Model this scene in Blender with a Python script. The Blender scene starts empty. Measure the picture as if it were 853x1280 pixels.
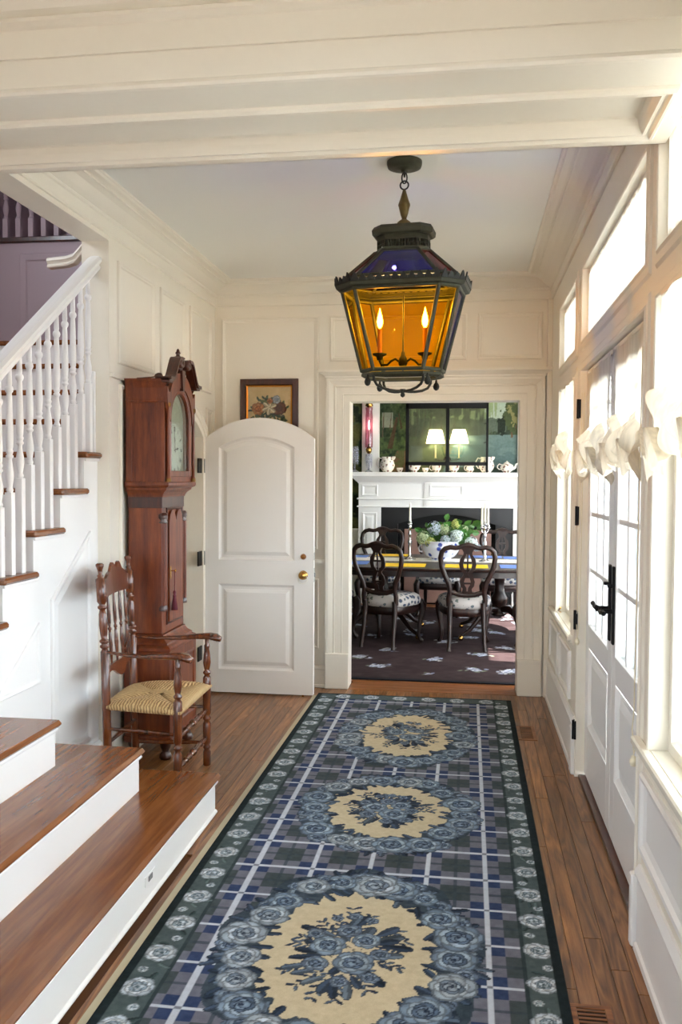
import bpy, bmesh, math, random
import numpy as np
from mathutils import Matrix, Vector, noise
random.seed(7)
np.random.seed(7)
PI = math.pi
S = bpy.context.scene
COL = S.collection

# ---------------------------------------------------------------- camera
cam = bpy.data.cameras.new('camera')
cam_o = bpy.data.objects.new('camera', cam)
COL.objects.link(cam_o)
S.camera = cam_o
F_PX, YAW, PITCH, ROLL = 1111.0, .14186, .03689, .0056556
cam.sensor_fit = 'VERTICAL'
cam.sensor_height = 36.0
cam.lens = F_PX / 1280.0 * 36.0
cam.clip_start = .05
cam.clip_end = 200
_F = Vector((-math.sin(YAW) * math.cos(PITCH), math.cos(YAW) * math.cos(PITCH), -math.sin(PITCH)))
_R = Vector((math.cos(YAW), math.sin(YAW), 0))
_U = _R.cross(_F)
_R2 = math.cos(ROLL) * _R + math.sin(ROLL) * _U
_U2 = -math.sin(ROLL) * _R + math.cos(ROLL) * _U
m = Matrix((_R2, _U2, -_F)).transposed().to_4x4()
m.translation = Vector((0, 0, 1.55))
cam_o.matrix_world = m

# ---------------------------------------------------------------- world, lights, exposure
S.view_settings.view_transform = 'Standard'
S.view_settings.look = 'None'
S.view_settings.gamma = 1
S.view_settings.use_curve_mapping = False
S.view_settings.exposure = 1.6
cy = S.cycles
cy.use_denoising = True
cy.max_bounces = 8
cy.diffuse_bounces = 5
cy.glossy_bounces = 4
cy.transmission_bounces = 6
cy.transparent_max_bounces = 12
cy.sample_clamp_indirect = 6
cy.caustics_reflective = False
cy.caustics_refractive = False
W = bpy.data.worlds.new('sky')
S.world = W
W.use_nodes = True
bg = W.node_tree.nodes['Background']
bg.inputs[0].default_value = (.86, .93, 1.0, 1)
bg.inputs[1].default_value = 5.0


def lamp(name, kind, loc, energy, color=(1, 1, 1), **kw):
    l = bpy.data.lights.new(name, kind)
    l.energy = energy
    l.color = color
    o = bpy.data.objects.new(name, l)
    COL.objects.link(o)
    o.location = loc
    for k, v in kw.items():
        if k == 'rot':
            o.rotation_euler = v
        elif k == 'portal':
            l.cycles.is_portal = True
        else:
            setattr(l, k, v)
    return o


# the sun: high over the porch roof, reaching the dining room through its own window
sun = lamp('sun', 'SUN', (5, 8, 6), 14.0, (1, .95, .86), angle=.01)
sun.rotation_euler = Vector((-.60, .10, -.78)).to_track_quat('-Z', 'Y').to_euler()
# portals: they only guide the sampling of the sky through the openings
def portal(name, x, y0, y1, z0, z1, nx=-1):
    o = lamp(name, 'AREA', (x, (y0 + y1) / 2, (z0 + z1) / 2), 1, shape='RECTANGLE', size=(z1 - z0), size_y=(y1 - y0), portal=1)
    o.rotation_euler = (0, PI / 2 * (1 if nx < 0 else -1), 0)
    return o
portal('portal', .80, 1.95, 5.95, .05, 2.70)
portal('portal', .80, -3.3, 1.8, .05, 2.70)
portal('portal', 2.12, 7.2, 10.6, .4, 2.5)
portal('portal', -4.46, 2.6, 4.2, 3.5, 4.9, 1)
pb = lamp('portal', 'AREA', (-1.5, -4.22, 1.25), 1, shape='RECTANGLE', size=3.4, size_y=1.3, portal=1)
pb.rotation_euler = (PI / 2, 0, 0)

# ---------------------------------------------------------------- helpers
def lin(c):
    return tuple((x / 12.92 if x <= .04045 else ((x + .055) / 1.055) ** 2.4) for x in [q / 255 for q in c])


class MB:
    """collects verts and faces; T maps local (a,b,c) to space"""
    def __init__(s, T=None):
        s.v = []; s.f = []; s.m = []; s.s = []; s.T = T; s.mat = 0

    def add(s, vs, fs, smooth=False):
        n = len(s.v)
        s.v += [tuple(s.T(*p)) if s.T else tuple(p) for p in vs]
        for f in fs:
            s.f.append([i + n for i in f]); s.m.append(s.mat); s.s.append(smooth)
        return s

    def box(s, x0, x1, y0, y1, z0, z1, b=0):
        if x0 > x1: x0, x1 = x1, x0
        if y0 > y1: y0, y1 = y1, y0
        if z0 > z1: z0, z1 = z1, z0
        b = min(b, (x1 - x0) * .45, (y1 - y0) * .45, (z1 - z0) * .45)
        if b <= 0:
            return s.add([(x, y, z) for z in (z0, z1) for y in (y0, y1) for x in (x0, x1)],
                         [(0, 2, 3, 1), (4, 5, 7, 6), (0, 1, 5, 4), (2, 6, 7, 3), (0, 4, 6, 2), (1, 3, 7, 5)])
        X = (x0, x0 + b, x1 - b, x1); Y = (y0, y0 + b, y1 - b, y1); Z = (z0, z0 + b, z1 - b, z1)
        vs = []; ix = {}
        for i in (0, 1, 2, 3):
            for j in (0, 1, 2, 3):
                for k in (0, 1, 2, 3):
                    if sum(q in (0, 3) for q in (i, j, k)) == 1:
                        ix[i, j, k] = len(vs); vs.append((X[i], Y[j], Z[k]))
        fs = []
        for a in (0, 3):
            fs.append([ix[a, j, k] for j, k in ((1, 1), (2, 1), (2, 2), (1, 2))])
            fs.append([ix[j, a, k] for j, k in ((1, 1), (2, 1), (2, 2), (1, 2))])
            fs.append([ix[j, k, a] for j, k in ((1, 1), (2, 1), (2, 2), (1, 2))])
        q = lambda a: 1 if a == 0 else 2
        for a in (0, 3):
            for c in (0, 3):
                fs.append([ix[a, q(c), 1], ix[a, q(c), 2], ix[q(a), c, 2], ix[q(a), c, 1]])
                fs.append([ix[a, 1, q(c)], ix[a, 2, q(c)], ix[q(a), 2, c], ix[q(a), 1, c]])
                fs.append([ix[1, a, q(c)], ix[2, a, q(c)], ix[2, q(a), c], ix[1, q(a), c]])
                for d in (0, 3):
                    fs.append([ix[a, q(c), q(d)], ix[q(a), c, q(d)], ix[q(a), q(c), d]])
        return s.add(vs, fs)

    def rings(s, rings, closed=True, cap0=False, cap1=False, smooth=True):
        n = len(rings[0]); vs = [p for r in rings for p in r]; fs = []
        for i in range(len(rings) - 1):
            for j in range(n if closed else n - 1):
                k = (j + 1) % n
                fs.append((i * n + j, i * n + k, (i + 1) * n + k, (i + 1) * n + j))
        s.add(vs, fs, smooth)
        if cap0: s.add(rings[0], [tuple(range(n))[::-1]])
        if cap1: s.add(rings[-1], [tuple(range(n))])
        return s

    def lathe(s, prof, c=(0, 0, 0), n=12, smooth=True, ax='Z'):
        rs = []
        for r, z in prof:
            ring = []
            for i in range(n):
                a = 2 * PI * i / n
                p = (r * math.cos(a), r * math.sin(a), z)
                if ax == 'X': p = (p[2], p[0], p[1])
                if ax == 'Y': p = (p[0], p[2], p[1])
                ring.append((c[0] + p[0], c[1] + p[1], c[2] + p[2]))
            rs.append(ring)
        return s.rings(rs, cap0=prof[0][0] > .0005, cap1=prof[-1][0] > .0005, smooth=smooth)

    def spindle(s, p0, p1, prof, n=10):
        """lathe between two points: prof = (t, r)"""
        p0 = Vector(p0); p1 = Vector(p1); d = (p1 - p0)
        return s.tube([p0 + d * t for t, r in prof], [r for t, r in prof], n)

    def tube(s, pts, r, n=8, cap=True, flat=None):
        pts = [Vector(p) for p in pts]
        rr = r if isinstance(r, (list, tuple)) else [r] * len(pts)
        rings = []; up = None
        for i, p in enumerate(pts):
            a = pts[max(0, i - 1)]; b = pts[min(len(pts) - 1, i + 1)]
            d = (b - a)
            if d.length < 1e-9: d = Vector((0, 0, 1))
            d.normalize()
            if up is None:
                up = Vector((0, 0, 1)) if abs(d.z) < .9 else Vector((1, 0, 0))
            u = (up - d * up.dot(d))
            if u.length < 1e-6: u = Vector((0, 1, 0)) - d * d.y
            u.normalize(); w = d.cross(u); up = u
            fu, fw = flat or (1, 1)
            rings.append([tuple(p + u * (rr[i] * fu * math.cos(2 * PI * k / n)) + w * (rr[i] * fw * math.sin(2 * PI * k / n))) for k in range(n)])
        return s.rings(rings, cap0=cap, cap1=cap)

    def prism(s, poly, c0, c1, order='xyz'):
        """polygon in the first two coordinates of `order`, extruded along the third"""
        def mk(a, b, c):
            d = dict(zip(order, (a, b, c))); return (d['x'], d['y'], d['z'])
        n = len(poly)
        vs = [mk(a, b, c0) for a, b in poly] + [mk(a, b, c1) for a, b in poly]
        fs = [(i, (i + 1) % n, n + (i + 1) % n, n + i) for i in range(n)]
        fs += [tuple(range(n))[::-1], tuple(range(n, 2 * n))]
        return s.add(vs, fs)

    def rect(s, u0, u1, v0, v1, prof, cap=True):
        """mitred rectangular moulding in (u,v,w); prof = (inset, height)"""
        rs = [[(u0 + a, v0 + a, w), (u1 - a, v0 + a, w), (u1 - a, v1 - a, w), (u0 + a, v1 - a, w)] for a, w in prof]
        return s.rings(rs, cap1=cap, smooth=False)

    def outline(s, fn, prof, cap=True):
        rs = [[(a, b, w) for a, b in fn(i)] for i, w in prof]
        return s.rings(rs, cap1=cap, smooth=False)

    def casing(s, u0, u1, v0, v1, prof):
        """U-shaped mitred trim round an opening; prof = (outset, height)"""
        rs = [[(u0 - a, v0, w), (u0 - a, v1 + a, w), (u1 + a, v1 + a, w), (u1 + a, v0, w)] for a, w in prof]
        return s.rings(rs, closed=False, smooth=False)

    def run(s, prof, path):
        """prof points (p,q) carried along path = function(p,q)->list of points"""
        rs = [path(p, q) for p, q in prof]
        return s.rings(rs, closed=False, smooth=False)

    def mesh(s, name, mats):
        me = bpy.data.meshes.new(name)
        me.from_pydata(s.v, [], s.f)
        for mm in mats: me.materials.append(mm)
        if any(s.m): me.polygons.foreach_set('material_index', s.m)
        me.polygons.foreach_set('use_smooth', s.s)
        bm = bmesh.new(); bm.from_mesh(me)
        bmesh.ops.recalc_face_normals(bm, faces=bm.faces[:])
        bm.to_mesh(me); bm.free()
        return me

    def build(s, name, mats, parent=None, local=False, label=None, kind=None):
        if not isinstance(mats, (list, tuple)): mats = [mats]
        o = bpy.data.objects.new(name, s.mesh(name, mats))
        COL.objects.link(o)
        if parent:
            o.parent = parent
            if parent.type == 'EMPTY' and not local:
                o.matrix_parent_inverse = parent_world(parent).inverted()
        if label: o['label'] = label
        if kind: o['kind'] = kind
        return o


def parent_world(p):
    m = Matrix.LocRotScale(p.location, p.rotation_euler, p.scale)
    return m


def tag(o, label=None, cat=None, group=None, kind=None):
    if label: o['label'] = label
    if cat: o['category'] = cat
    if group: o['group'] = group
    if kind: o['kind'] = kind
    return o


def thing(name, label, cat, loc=(0, 0, 0), rz=0, group=None, kind=None):
    o = bpy.data.objects.new(name, None)
    o.empty_display_size = .05
    COL.objects.link(o); o.location = loc; o.rotation_euler = (0, 0, rz)
    return tag(o, label, cat, group, kind)


def copy_tree(o, loc=None, rz=None, label=None, parent=None):
    c = o.copy(); COL.objects.link(c)
    if parent: c.parent = parent
    for ch in list(o.children): copy_tree(ch, parent=c)
    if loc is not None: c.location = loc
    if rz is not None: c.rotation_euler = (0, 0, rz)
    if label: c['label'] = label
    return c


def struct(name, mb, mats, parent=None):
    o = mb.build(name, mats, parent)
    if not parent: o['kind'] = 'structure'
    return o


# ---------------------------------------------------------------- materials
def mat(name, col, rough=.5, metal=0, spec=.5, trans=0, noise_amt=0, noise_scale=8, bump=0, coat=0, emit=None, estr=1, alpha=1, ior=1.45, sheen=0):
    M = bpy.data.materials.new(name); M.use_nodes = True
    nt = M.node_tree; b = nt.nodes['Principled BSDF']
    c = lin(col)
    b.inputs['Base Color'].default_value = (*c, 1)
    b.inputs['Roughness'].default_value = rough
    b.inputs['Metallic'].default_value = metal
    b.inputs['Specular IOR Level'].default_value = spec
    b.inputs['Transmission Weight'].default_value = trans
    b.inputs['Coat Weight'].default_value = coat
    b.inputs['IOR'].default_value = ior
    if emit:
        b.inputs['Emission Color'].default_value = (*lin(emit), 1); b.inputs['Emission Strength'].default_value = estr
    if noise_amt or bump:
        tc = nt.nodes.new('ShaderNodeTexCoord'); nz = nt.nodes.new('ShaderNodeTexNoise')
        nz.inputs['Scale'].default_value = noise_scale; nz.inputs['Detail'].default_value = 4
        nt.links.new(tc.outputs['Object'], nz.inputs['Vector'])
        if noise_amt:
            mx = nt.nodes.new('ShaderNodeMixRGB')
            mx.inputs[1].default_value = (*[q * (1 - noise_amt) for q in c], 1)
            mx.inputs[2].default_value = (*[min(1, q * (1 + noise_amt)) for q in c], 1)
            nt.links.new(nz.outputs['Fac'], mx.inputs[0]); nt.links.new(mx.outputs[0], b.inputs['Base Color'])
        if bump:
            bp = nt.nodes.new('ShaderNodeBump'); bp.inputs['Strength'].default_value = bump; bp.inputs['Distance'].default_value = .002
            nt.links.new(nz.outputs['Fac'], bp.inputs['Height']); nt.links.new(bp.outputs[0], b.inputs['Normal'])
    return M


def wood(name, dark, mid, light, axis='Y', rough=.32, freq=16, stretch=1.1, rnd=1.0, var=.25, coat=.0, ringy=.5, bump=.05):
    M = bpy.data.materials.new(name); M.use_nodes = True
    nt = M.node_tree; N = nt.nodes; L = nt.links; b = N['Principled BSDF']
    tc = N.new('ShaderNodeTexCoord'); oi = N.new('ShaderNodeObjectInfo')
    mu = N.new('ShaderNodeVectorMath'); mu.operation = 'SCALE'; mu.inputs[0].default_value = (37.1, 23.7, 51.3)
    L.new(oi.outputs['Random'], mu.inputs['Scale'])
    ad = N.new('ShaderNodeVectorMath'); ad.operation = 'ADD'
    L.new(tc.outputs['Object'], ad.inputs[0]); L.new(mu.outputs[0], ad.inputs[1])
    mp = N.new('ShaderNodeMapping')
    sc = {'X': (stretch, freq, freq), 'Y': (freq, stretch, freq), 'Z': (freq, freq, stretch)}[axis]
    mp.inputs['Scale'].default_value = sc
    L.new(ad.outputs[0] if rnd else tc.outputs['Object'], mp.inputs['Vector'])
    n1 = N.new('ShaderNodeTexNoise'); n1.inputs['Scale'].default_value = .55; n1.inputs['Detail'].default_value = 2; n1.inputs['Distortion'].default_value = .8
    L.new(mp.outputs[0], n1.inputs['Vector'])
    ml = N.new('ShaderNodeMath'); ml.operation = 'MULTIPLY'; ml.inputs[1].default_value = 9.0
    L.new(n1.outputs['Fac'], ml.inputs[0])
    sn = N.new('ShaderNodeMath'); sn.operation = 'PINGPONG'; sn.inputs[1].default_value = .5
    L.new(ml.outputs[0], sn.inputs[0])
    n2 = N.new('ShaderNodeTexNoise'); n2.inputs['Scale'].default_value = 3.2; n2.inputs['Detail'].default_value = 6; n2.inputs['Roughness'].default_value = .7
    L.new(mp.outputs[0], n2.inputs['Vector'])
    mx = N.new('ShaderNodeMix'); mx.data_type = 'FLOAT'; mx.inputs[0].default_value = ringy * .55
    L.new(n2.outputs['Fac'], mx.inputs[2]); 
    s2 = N.new('ShaderNodeMath'); s2.operation = 'MULTIPLY'; s2.inputs[1].default_value = 2.0
    L.new(sn.outputs[0], s2.inputs[0]); L.new(s2.outputs[0], mx.inputs[3])
    cr = N.new('ShaderNodeValToRGB'); e = cr.color_ramp.elements
    e[0].position = .28; e[0].color = (*lin(dark), 1); e[1].position = .75; e[1].color = (*lin(light), 1)
    q = e.new(.5); q.color = (*lin(mid), 1)
    L.new(mx.outputs[0], cr.inputs[0])
    hs = N.new('ShaderNodeHueSaturation')
    mr = N.new('ShaderNodeMapRange'); mr.inputs['To Min'].default_value = 1 - var; mr.inputs['To Max'].default_value = 1 + var
    L.new(oi.outputs['Random'], mr.inputs['Value']); L.new(mr.outputs[0], hs.inputs['Value']); L.new(cr.outputs[0], hs.inputs['Color'])
    L.new(hs.outputs[0], b.inputs['Base Color'])
    b.inputs['Roughness'].default_value = rough; b.inputs['Coat Weight'].default_value = coat; b.inputs['Coat Roughness'].default_value = .12
    bp = N.new('ShaderNodeBump'); bp.inputs['Strength'].default_value = bump; bp.inputs['Distance'].default_value = .0004
    L.new(n2.outputs['Fac'], bp.inputs['Height']); L.new(bp.outputs[0], b.inputs['Normal'])
    return M


def thin_glass(name, tint, gloss=.08, rough=.02, gs=1.0):
    M = bpy.data.materials.new(name); M.use_nodes = True
    nt = M.node_tree; N = nt.nodes; L = nt.links; N.remove(N['Principled BSDF'])
    out = N['Material Output']
    t = N.new('ShaderNodeBsdfTransparent'); t.inputs[0].default_value = (*lin(tint), 1)
    g = N.new('ShaderNodeBsdfGlossy'); g.inputs['Roughness'].default_value = rough
    fr = N.new('ShaderNodeFresnel'); fr.inputs[0].default_value = 1.45
    ge = N.new('ShaderNodeNewGeometry'); ml = N.new('ShaderNodeMath'); ml.operation = 'MULTIPLY_ADD'
    ml.inputs[1].default_value = 1 / 1.45 - 1.45; ml.inputs[2].default_value = 1.45
    L.new(ge.outputs['Backfacing'], ml.inputs[0]); L.new(ml.outputs[0], fr.inputs[0])
    ma = N.new('ShaderNodeMath'); ma.operation = 'ADD'; ma.inputs[1].default_value = gloss - .04; ma.use_clamp = True
    L.new(fr.outputs[0], ma.inputs[0])
    sc_ = N.new('ShaderNodeMath'); sc_.operation = 'MULTIPLY'; sc_.inputs[1].default_value = gs; L.new(ma.outputs[0], sc_.inputs[0])
    mx = N.new('ShaderNodeMixShader'); L.new(sc_.outputs[0], mx.inputs[0]); L.new(t.outputs[0], mx.inputs[1]); L.new(g.outputs[0], mx.inputs[2])
    L.new(mx.outputs[0], out.inputs[0])
    return M


def sheer(name, col, transp=.12, transl=.55, weave=True):
    M = bpy.data.materials.new(name); M.use_nodes = True
    nt = M.node_tree; N = nt.nodes; L = nt.links; N.remove(N['Principled BSDF']); out = N['Material Output']
    d = N.new('ShaderNodeBsdfDiffuse'); tl = N.new('ShaderNodeBsdfTranslucent'); tp = N.new('ShaderNodeBsdfTransparent')
    tc = N.new('ShaderNodeTexCoord'); mp = N.new('ShaderNodeMapping'); mp.inputs['Scale'].default_value = (30, 60, 6)
    nz = N.new('ShaderNodeTexNoise'); nz.inputs['Scale'].default_value = 1.5; nz.inputs['Detail'].default_value = 5
    L.new(tc.outputs['Object'], mp.inputs[0]); L.new(mp.outputs[0], nz.inputs['Vector'])
    cr = N.new('ShaderNodeValToRGB'); e = cr.color_ramp.elements
    e[0].position = .3; e[1].position = .6
    c = lin(col); e[0].color = (*[q * .8 for q in c], 1); e[1].color = (*c, 1)
    L.new(nz.outputs['Fac'], cr.inputs[0]); L.new(cr.outputs[0], d.inputs[0]); L.new(cr.outputs[0], tl.inputs[0])
    m1 = N.new('ShaderNodeMixShader'); m1.inputs[0].default_value = transl; L.new(d.outputs[0], m1.inputs[1]); L.new(tl.outputs[0], m1.inputs[2])
    m2 = N.new('ShaderNodeMixShader'); m2.inputs[0].default_value = transp; L.new(m1.outputs[0], m2.inputs[1]); L.new(tp.outputs[0], m2.inputs[2])
    L.new(m2.outputs[0], out.inputs[0])
    return M


def vcol_mat(name, rough=.9, sheen=0, spec=.2, bump=0):
    M = bpy.data.materials.new(name); M.use_nodes = True
    nt = M.node_tree; b = nt.nodes['Principled BSDF']
    a = nt.nodes.new('ShaderNodeVertexColor'); a.layer_name = 'col'
    nz = nt.nodes.new('ShaderNodeTexNoise'); nz.inputs['Scale'].default_value = 260; nz.inputs['Detail'].default_value = 2
    tc = nt.nodes.new('ShaderNodeTexCoord'); nt.links.new(tc.outputs['Object'], nz.inputs['Vector'])
    mr = nt.nodes.new('ShaderNodeMapRange'); mr.inputs['To Min'].default_value = .86; mr.inputs['To Max'].default_value = 1.14
    nt.links.new(nz.outputs['Fac'], mr.inputs['Value'])
    mx = nt.nodes.new('ShaderNodeVectorMath'); mx.operation = 'SCALE'
    nt.links.new(a.outputs[0], mx.inputs[0]); nt.links.new(mr.outputs[0], mx.inputs['Scale'])
    nt.links.new(mx.outputs[0], b.inputs['Base Color'])
    b.inputs['Roughness'].default_value = rough; b.inputs['Specular IOR Level'].default_value = spec
    if bump:
        bp = nt.nodes.new('ShaderNodeBump'); bp.inputs['Strength'].default_value = bump; bp.inputs['Distance'].default_value = .003
        nt.links.new(nz.outputs['Fac'], bp.inputs['Height']); nt.links.new(bp.outputs[0], b.inputs['Normal'])
    return M


PAINT = mat('cream_gloss_paint', (236, 231, 217), .38, bump=.02, noise_scale=60, noise_amt=.015)
WHITE = mat('white_satin_paint', (240, 240, 238), .35, bump=.02, noise_scale=60)
CEIL = mat('ceiling_paint', (236, 236, 228), .7)
DOORP = mat('door_white_paint', (232, 231, 226), .35, bump=.05, noise_scale=300)
LAV = mat('lavender_light_tint', (188, 174, 182), .5)  # purple stairwell light put into the colour of walls, panel and gallery balusters
OAK = wood('oak_floor_planks', (86, 52, 26), (130, 84, 44), (164, 114, 66), 'Y', .28, 20, 1.3, 1, .24)
OAKX = wood('oak_boards_across', (88, 50, 26), (138, 84, 46), (166, 108, 62), 'X', .3, 22, 1.3, 1, .1)
TREAD = wood('oak_stair_tread', (104, 60, 30), (128, 76, 38), (150, 94, 52), 'Y', .27, 12, .8, 1, .05, .2, .3, 0)
MAHOG = wood('mahogany_clock_case', (66, 24, 8), (108, 47, 16), (142, 74, 30), 'Z', .34, 8, 1.0, 1, .05, .0, .1)
MAHOGD = wood('dark_mahogany', (40, 15, 8), (64, 27, 14), (84, 40, 20), 'Z', .3, 12, 1.2, 1, .1, .3, .2)
CHAIRW = wood('turned_walnut', (46, 19, 8), (94, 44, 17), (132, 72, 30), 'Z', .25, 14, 1.5, 1, .1, .5, .2)
DINW = wood('dark_dining_mahogany', (20, 9, 7), (32, 14, 9), (56, 26, 15), 'Z', .38, 14, 1.2, 1, .1, .0, .2)
BLACK = mat('black_iron', (18, 18, 20), .45, .6)
BRASS = mat('polished_brass', (196, 152, 84), .22, 1)
SILVER = mat('polished_silver', (205, 205, 210), .18, 1)
GLASS = thin_glass('clear_window_glass', (250, 253, 255), .05)
TF = lambda y: (lambda u, v, w: (u, y - w, v))      # faces towards the camera, plane y
TR = lambda x: (lambda u, v, w: (x - w, u, v))      # right wall
TL = lambda x: (lambda u, v, w: (x + w, u, v))      # left wall
PANEL = [(0, 0), (0, .012), (.005, .017), (.012, .017), (.018, .010), (.026, .009), (.030, .004), (.034, .002)]
RAISED = [(0, 0), (0, .010), (.006, .016), (.016, .014), (.026, .005), (.034, .003), (.060, .012)]
# ---------------------------------------------------------------- floor
fl = MB().box(-5.5, .74, -4.2, 11.2, -.10, -.012)
fl.box(.74, 2.05, 6.5, 11.2, -.10, -.012)
floor = struct('floor', fl, mat('subfloor', (96, 60, 34), .6))
x = -1.955
row = 0
while x < .60:
    x1 = min(x + .0605, .603)
    y = -.4 + random.uniform(-1.1, 0)
    yend = 6.46
    if x < -1.14: y = 3.55 + random.uniform(-.5, 0)
    while y < yend:
        ln = random.uniform(.85, 2.1)
        y1 = min(y + ln, yend)
        if yend - y1 < .25: y1 = yend
        if y1 > 2.0:
            MB().box(x + .0006, x1 - .0006, y, y1 - .0012, -.012, 0, .0012).build('plank', OAK, floor)
        y = y1
    x = x1 + .0
    row += 1
for k in range(3):      # the boards that cross the doorway
    MB().box(-.86, .36, 6.462 + k * .085, 6.462 + k * .085 + .0835, -.012, .0005, .0012).build('plank', OAKX, floor)
MB().box(-2.4, 1.9, 6.72, 11.15, -.012, -.001).build('dining_floor', OAKX, floor)

# ---------------------------------------------------------------- far wall with cased opening
wf = MB().box(-2.04, -.865, 6.5, 6.66, 0, 3.2).box(.361, .74, 6.5, 6.66, 0, 3.2).box(-.865, .361, 6.5, 6.66, 2.12, 3.2)
wall_far = struct('wall_far', wf, PAINT)
T = TF(6.5)
for a in ((-1.835, -1.10, 1.03, 2.742), (-1.835, -1.09, .29, .81), (-1.016, -.02, 2.412, 2.744), (.059, .514, 2.412, 2.744)):
    MB(T).rect(*a, PANEL).build('panel', PAINT, wall_far)
CAS = [(0, 0), (0, .020), (.045, .022), (.050, .027), (.055, .024), (.100, .026), (.108, .034), (.118, .030), (.135, .040), (.150, .048), (.172, .048), (.172, 0)]
MB(T).casing(-.865, .361, 0, 2.12, CAS).build('door_casing', PAINT, wall_far)
for s, e in ((-1.037, -.865), (.361, .533)):
    MB(T).box(s, e + (.004 if s < 0 else 0), 0, .262, 0, .054, .004).build('plinth_block', PAINT, wall_far)
cap = MB(T)
capf = [(2.285, .05), (2.292, .058), (2.300, .058), (2.308, .066), (2.322, .086), (2.328, .10), (2.344, .10), (2.350, .02)]
cap.rings([[(-1.037 - (w - .05), z, 0), (-1.037 - (w - .05), z, w), (.530 + min(w - .05, .05), z, w), (.530 + min(w - .05, .05), z, 0)] for z, w in capf], cap0=True, cap1=True, smooth=False)
cap.build('door_cornice', PAINT, wall_far)
MB(T).prism([(0, .0)] and [(-1.89, .925), (-1.037, .925), (-1.037, .952), (-1.89, .952)], 0, .026).build('chair_rail', PAINT, wall_far)
MB(T).box(.533, .58, .925, .952, 0, .026).build('chair_rail', PAINT, wall_far)
def base_run(T, u0, u1, h=.16, d=.016):
    b = MB(T)
    pr = [(0, d + .012), (.018, d + .010), (.022, d), (h - .03, d), (h - .022, d + .008), (h - .012, d + .006), (h, .006), (h, 0)]
    b.run(pr, lambda z, w: [(u0, z, w), (u1, z, w)])
    b.add([(u0, 0, 0)] + [(u0, z, w) for z, w in pr], [tuple(range(len(pr) + 1))])
    b.add([(u1, 0, 0)] + [(u1, z, w) for z, w in pr], [tuple(range(len(pr) + 1))])
    return b
struct('baseboard_far', base_run(T, -1.89, -1.037), PAINT)
base_run(T, .533, .58).build('baseboard_return', PAINT, wall_far)

# ---------------------------------------------------------------- left wall (x=-1.89) with an arched opening hidden behind the clock
YA0, YA1, ZS = 5.36, 6.14, 1.84
wl = MB(TL(-1.89))
def arc(u0, u1, zs, rise, n=14, grow=0):
    c = (u0 + u1) / 2; h = (u1 - u0) / 2 + grow
    R = (h * h + rise * rise) / (2 * rise); a = math.asin(min(1, h / R))
    return [(c + R * math.sin(-a + 2 * a * i / n), zs + rise - R + R * math.cos(-a + 2 * a * i / n)) for i in range(n + 1)]
wl.box(4.51, YA0, 0, 3.2, -.15, 0).box(YA1, 6.5, 0, 3.2, -.15, 0)
ap = arc(YA0, YA1, ZS, .14)
wl.prism([(YA0, 3.2)] + ap + [(YA1, 3.2)], -.15, 0)
wall_left = struct('wall_left', wl, PAINT)
for a in ((4.62, 5.18, 2.17, 2.722), (5.29, 5.76, 2.17, 2.722), (5.88, 6.37, 2.17, 2.722), (4.64, 5.22, .26, 2.06), (6.26, 6.42, .26, 2.06)):
    MB(TL(-1.89)).rect(*a, PANEL).build('panel', PAINT, wall_left)
ac = MB(TL(-1.89))
rr = []
for g, w in ((0, 0), (0, .02), (.04, .022), (.05, .03), (.08, .03), (.09, .04), (.10, .04), (.10, 0)):
    a2 = arc(YA0 - g, YA1 + g, ZS, .14 + g)
    rr.append([(YA0 - g, 0, w)] + [(p, q, w) for p, q in a2] + [(YA1 + g, 0, w)])
ac.rings(rr, closed=False, smooth=False)
ac.build('arched_casing', PAINT, wall_left)
MB(TL(-1.89)).box(4.51, 5.26, 2.085, 2.11, 0, .02, .003).build('rail_moulding', PAINT, wall_left)
bl = base_run(TL(-1.89), 4.512, 5.26)
struct('baseboard_left', bl, PAINT)
base_run(TL(-1.89), 6.24, 6.5).build('baseboard_return', PAINT, wall_left)
# a small room behind the arch
nb = MB().box(-2.9, -2.8, 5.2, 6.3, 0, 2.1).box(-2.8, -2.0405, 5.2, 5.3, 0, 2.0).box(-2.8, -2.0405, 6.2, 6.3, 0, 2.0).box(-2.8, -2.0405, 5.2, 6.3, 2.001, 2.1)
struct('wall_closet', nb, PAINT)

# ---------------------------------------------------------------- header beside the stairwell, hall ceiling, crown
hd = MB().box(-2.04, -1.89, .0, 4.51, 2.80, 3.2)
struct('trim_1', hd, PAINT)
cl = MB().box(-1.90, .74, 2.3, 6.52, 3.0, 3.2).box(-1.90, .74, -4.2, 2.3, 3.0, 3.2).box(-5.5, -1.90, -4.2, .0, 3.0, 3.2)
ceiling = struct('ceiling', cl, CEIL)
CROWN = [(0, 2.826), (.012, 2.826), (.016, 2.832), (.012, 2.838), (.012, 2.895), (.020, 2.900), (.024, 2.908), (.020, 2.914), (.030, 2.920), (.046, 2.930), (.078, 2.958), (.104, 2.970), (.112, 2.970), (.112, 2.978), (.122, 2.982), (.150, 2.982), (.158, 2.990), (.166, 2.992), (.168, 3.0)]
cr = MB()
cr.rings([[(-1.89 + w, 2.84, z), (-1.89 + w, 6.5 - w, z), (.58 - w * 1.12, 6.5 - w, z), (.58 - w * 1.12, 2.84, z)] for w, z in CROWN], closed=False, smooth=False)
struct('trim_2', cr, PAINT)
cr2 = MB().rings([[(.58 - w, -4.0, z), (.58 - w, 2.28, z)] for w, z in CROWN], closed=False, smooth=False)
struct('trim_3', cr2, PAINT)

# ---------------------------------------------------------------- coffered beam over the camera end of the hall
ZB = 2.57
bmb = MB()
y0, y1, x0, x1 = 2.284, 2.84, -2.04, .58
bmb.box(x0, x1, y0, y1, ZB + .06, 3.0)
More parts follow.
